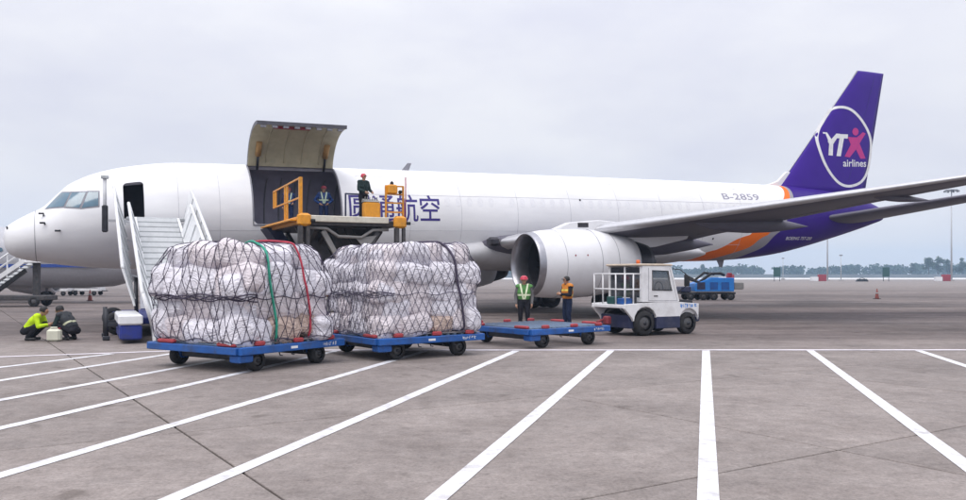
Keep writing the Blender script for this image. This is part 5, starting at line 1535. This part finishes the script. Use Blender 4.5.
def person(label, loc, yaw, P, jacket, trousers, vest=None, head='hair', headmat=None, scale=1.0, sleeves=None):
    caps = []   # (a, b, ra, rb, material id, torso?)
    def add(a, b, ra, rb, m, tor=0): caps.append((Vector(a), Vector(b), ra, rb, m, tor))
    pel, che, nec, hed = (Vector(P[k]) for k in ('pelvis', 'chest', 'neck', 'head'))
    up = (che - pel).normalized(); rt = Vector((1, 0, 0)); fw = Vector(P['face']).normalized()
    shc = nec - (nec - che).normalized() * .07
    for s in (-1, 1):
        add(pel + rt * s * .065, pel + rt * s * .06 + up * .05, .112, .108, 1)
        add(pel + rt * s * .060 + up * .10, che + rt * s * .085 - up * .06, .108, .122, 0, 1)
        add(che + rt * s * .085 - up * .06, shc + rt * s * .10, .122, .085, 0, 1)
        S = shc + rt * s * P['sh'] ; E = Vector(P['elL'] if s < 0 else P['elR']); Wr = Vector(P['wrL'] if s < 0 else P['wrR'])
        add(shc + rt * s * .10, S, .082, .07, 0, 1)
        add(S, E, .066, .050, 4); add(E, Wr, .050, .038, 4)
        # hand: palm, four unequal fingers with a bend, thumb from the palm's side
        d = (Wr - E).normalized(); n = (Vector((-s, 0, 0)) - d * d.dot(Vector((-s, 0, 0))))
        n = n.normalized() if n.length > .1 else Vector((0, 0, -1)); sd_ = d.cross(n).normalized()
        add(Wr - d * .01, Wr + d * .085, .026, .034, 2)
        for k, ln in enumerate((.068, .078, .072, .056)):
            o = (k - 1.5) * .021; a = Wr + d * .095 + sd_ * o; m_ = a + d * ln * .55 + n * .012; e = m_ + d * ln * .35 + n * ln * .35
            add(a - d * .02, m_, .0105, .010, 2); add(m_, e, .010, .008, 2)
        a = Wr + d * .03 + sd_ * -.032; add(a, a + d * .035 - sd_ * .025 + n * .01, .013, .011, 2); add(a + d * .035 - sd_ * .025 + n * .01, a + d * .065 - sd_ * .028 + n * .025, .011, .009, 2)
        H = pel + rt * s * P['hip'] - up * .03; K = Vector(P['knL'] if s < 0 else P['knR']); A = Vector(P['anL'] if s < 0 else P['anR'])
        add(H, K, .098, .068, 1); add(K, A + Vector((0, 0, .02)), .066, .052, 1)
        to = A + Vector(P['toe']); add(A + Vector((0, -.035, -.045)), to + Vector((0, 0, .005)), .046, .040, 3); add(A, A + Vector((0, 0, -.03)), .046, .046, 3)
    add(che, shc, .11, .08, 0, 1)
    add(shc, hed - fw * .015 - Vector((0, 0, .04)), .056, .052, 2)
    hu = (hed - nec).normalized(); hu = (Vector((0, 0, 1)) * .6 + hu * .4).normalized(); fw = (fw - hu * fw.dot(hu)).normalized(); sdv = hu.cross(fw)
    add(hed - fw * .018 + hu * .018, hed + fw * .022 + hu * .015, .088, .080, 2)
    add(hed + fw * .018 - hu * .045, hed + fw * .040 - hu * .072, .060, .042, 2)       # jaw
    add(hed + fw * .098 + hu * .008, hed + fw * .112 - hu * .028, .009, .014, 2)        # nose
    add(hed + fw * .088 - hu * .060 - sdv * .016, hed + fw * .088 - hu * .060 + sdv * .016, .009, .009, 2)   # lips
    for s in (-1, 1): add(hed + sdv * s * .082 + hu * .015, hed + sdv * s * .085 - hu * .022, .017, .013, 2)  # ears
    mb = MB()
    for c in caps: capsule(mb, *c[:4])
    me = bpy.data.meshes.new('person'); me.from_pydata(mb.v, [], mb.f)
    o = bpy.data.objects.new('person', me); COL.objects.link(o)
    r = o.modifiers.new('r', 'REMESH'); r.mode = 'VOXEL'; r.voxel_size = .0125
    s_ = o.modifiers.new('s', 'SMOOTH'); s_.factor = .5; s_.iterations = 2
    dg = bpy.context.evaluated_depsgraph_get()
    nm = bpy.data.meshes.new_from_object(o.evaluated_get(dg)); nm.name = 'person'
    bpy.data.objects.remove(o); bpy.data.meshes.remove(me)
    nv = len(nm.vertices); co = np.empty(nv * 3); nm.vertices.foreach_get('co', co); co = co.reshape(-1, 3)
    # shallow cloth folds
    best = np.full(nv, 1e9); idx = np.zeros(nv, int)
    for i, (a, b, ra, rb, m, tor) in enumerate(caps):
        a_, b_ = np.array(a), np.array(b); ab = b_ - a_; L2 = max(1e-9, ab @ ab)
        t = np.clip(((co - a_) @ ab) / L2, 0, 1); dd = np.linalg.norm(co - (a_ + t[:, None] * ab), axis=1) - (ra + (rb - ra) * t)
        k = dd < best; best[k] = dd[k]; idx[k] = i
    mid = np.array([c[4] for c in caps])[idx]; tor = np.array([c[5] for c in caps])[idx]
    for m_ in (jacket, trousers, M_SKIN, M_SHOE, sleeves or jacket): nm.materials.append(m_)
    nor = [v.normal.copy() for v in nm.vertices]
    for i, v in enumerate(nm.vertices):
        if mid[i] in (0, 1, 4): v.co += nor[i] * (.006 + .007 * mnoise.noise(v.co * 11) + .004 * mnoise.noise(v.co * 27))
    polys = [tuple(p.vertices) for p in nm.polygons]
    for p, vv in zip(nm.polygons, polys):
        ids = [mid[i] for i in vv]; p.material_index = int(max(set(ids), key=ids.count)); p.use_smooth = True
    o = bpy.data.objects.new('person', nm); COL.objects.link(o)
    o.location = loc; o.rotation_euler = (0, 0, yaw); o.scale = (scale,) * 3
    tag(o, label, 'person')
    if vest:
        keep = [vv for vv in polys if all(tor[i] for i in vv)]
        used = sorted({i for f in keep for i in f}); mp = {i: k for k, i in enumerate(used)}
        vm = bpy.data.meshes.new('vest')
        vm.from_pydata([tuple(nm.vertices[i].co + nor[i] * .011) for i in used], [], [tuple(mp[i] for i in f) for f in keep])
        uv = vm.uv_layers.new(name='UVMap')
        for l in vm.loops:
            c = vm.vertices[l.vertex_index].co
            h_ = (c - pel).dot(up) - .12
            front = (c - pel).dot(fw - up * fw.dot(up))
            uv.data[l.index].uv = (c.x, h_)
        for p in vm.polygons: p.use_smooth = True
        link('vest', vm, vest, o)
    for s in (-1, 1):
        c = hed + fw * .093 + hu * .012 + sdv * s * .032
        T = Matrix.Translation(c); e = MB(); e.lathe([(-.009, 0), (-.006, .007), (0, .010), (.006, .007), (.009, 0)], 8, T); e.build('eye', M_EYE, o)
    B = Matrix.Translation(hed) @ Matrix((tuple(sdv) + (0,), tuple(fw) + (0,), tuple(hu) + (0,), (0, 0, 0, 1))).transposed()
    up90 = Matrix.Rotation(R(-90), 4, 'Y')
    if head == 'helmet':
        hm = MB(); hm.lathe([(.035, .132), (.045, .118), (.085, .112), (.125, .085), (.145, .045), (.150, 0)], 20, B @ Matrix.Translation((0, -.005, 0)) @ up90); hm.build('helmet', headmat, o)
        MB().prism([(-.08, .09), (.08, .09), (.06, .165), (-.06, .165)], 'z', .036, .046, B).build('helmet_peak', headmat, o)
    else:
        hm = MB(); hm.lathe([(-.03, .098), (.02, .102), (.06, .097), (.095, .072), (.112, .035), (.115, 0)], 18, B @ Matrix.Translation((0, -.024, .006)) @ up90)
        hm.build('hair' if head == 'hair' else 'cap', headmat or M_HAIR, o)
        if head == 'cap': MB().prism([(-.07, .06), (.07, .06), (.05, .15), (-.05, .15)], 'z', .045, .055, B).build('cap_peak', headmat, o)
    return o
M_REDHAT = mat('helmet_red', (.50, .025, .06), rough=.35, var=.06)
M_DKRED = mat('cap_dark_red', (.22, .02, .04), rough=.6)

SQ = pose(pelvis=(0, -.16, .27), chest=(0, .10, .56), neck=(0, .20, .69), head=(0, .285, .775), face=(0, .8, -.6), sh=.18,
          elL=(-.24, .24, .38), wrL=(-.12, .40, .40), elR=(.24, .24, .38), wrR=(.12, .40, .42),
          knL=(-.16, .24, .42), anL=(-.12, -.06, .09), knR=(.16, .20, .40), anR=(.12, -.08, .09))
def at(px, depth): return ((px - 483) / FPX * depth, depth)
x, y = at(33.0, 22.0)
person('person crouching in bright lime jacket and dark trousers at far left', (x, y, 0), R(-86), SQ, C_HIVIS, C_BLACK, None, 'hair', None, 1.02)
x, y = at(68.5, 22.2)
person('person crouching in dark jacket with pale band beside the white canister', (x, y, 0), R(78), pose(**{**SQ, 'chest': (0, .08, .58), 'neck': (0, .19, .71), 'head': (0, .28, .785)}), C_DKGREEN, C_BLACK, V_DARK, 'hair', None, 1.02)
x, y = at(524, 25.4)
person('person with red helmet and green reflective vest facing the camera before the engine', (x, y, 0), R(178), pose(elL=(-.255, -.02, 1.12), wrL=(-.24, .06, .87), elR=(.255, -.02, 1.12), wrR=(.24, .06, .87)), C_GREY, C_BLACK, V_GREEN, 'helmet', M_REDHAT, 1.0)
x, y = at(567.5, 25.8)
person('person with dark cap and orange vest looking down at something in hand', (x, y, 0), R(118), pose(head=(0, .05, 1.575), face=(0, .85, -.5), elL=(-.24, .06, 1.12), wrL=(-.08, .27, 1.14), elR=(.24, .06, 1.12), wrR=(.08, .26, 1.16)), C_BLACK, C_JEANS, V_ORANGE, 'cap', M_HAIR, 1.01)
fz = HOLD_Z + PITCH * 10
person('person in navy with reflective vest standing in the cargo door behind the yellow rail', A2W(10.05, -1.35, HOLD_Z + PITCH * 10.05), TH + R(170), pose(elL=(-.25, .05, 1.12), wrL=(-.17, .24, 1.02), elR=(.25, .0, 1.12), wrR=(.25, .12, .88)), C_NAVY, C_NAVY, V_BLUE, 'cap', M_DKRED, .95)
person('person in blue with hands on hips standing inside the cargo door', A2W(11.5, -1.3, HOLD_Z + PITCH * 11.5), TH + R(172), pose(elL=(-.36, -.06, 1.14), wrL=(-.19, .06, 1.0), elR=(.36, -.06, 1.14), wrR=(.19, .06, 1.0)), C_BLUE, C_NAVY, V_BLUE, 'helmet', M_DKRED, 1.0)
person('person in dark jacket and red cap working the controls on the raised loader', A2W(LX + .72, LY + YN + .85, DZ), TH + R(200), pose(elL=(-.25, .05, 1.12), wrL=(-.16, .30, 1.02), elR=(.25, .05, 1.12), wrR=(.16, .30, 1.02), face=(0, .95, -.3)), C_DKGREEN, C_BLACK, None, 'cap', M_REDHAT, .97)

# white canister between the two crouching workers
x, y = at(54.5, 21.7)
t = thing('plastic_canister', 'pale square plastic canister on the ground between the crouching workers', 'canister', (x, y, 0), R(8))
M_CAN = mat('canister_plastic', (.62, .62, .50), .45, var=.08)
MB().cbox(-.17, .17, -.12, .12, .0, .33, .05).build('canister_body', M_CAN, t)
MB().tube([(-.10, 0, .32), (-.09, 0, .37), (.06, 0, .37), (.07, 0, .32)], .018, 8).build('handle', M_CAN, t)
MB().tube([(.12, 0, .32), (.12, 0, .36)], .03, 10).build('screw_cap', M_RED, t)

# ================================================================== haze
hz = MB().box(-1700, 1700, -300, 1500, -1.2, 46)
ho = hz.build('haze', None)
hm = bpy.data.materials.new('haze'); hm.use_nodes = True; t_ = hm.node_tree; t_.nodes.clear()
oo = t_.nodes.new('ShaderNodeOutputMaterial'); pv = t_.nodes.new('ShaderNodeVolumePrincipled')
pv.inputs['Color'].default_value = (.52, .73, 1.0, 1); pv.inputs['Density'].default_value = 0.00046; pv.inputs['Anisotropy'].default_value = 0.2
t_.links.new(pv.outputs[0], oo.inputs['Volume'])
ho.data.materials.append(hm)
tag(ho, 'pale haze in the air over the airfield', 'haze', kind='stuff')
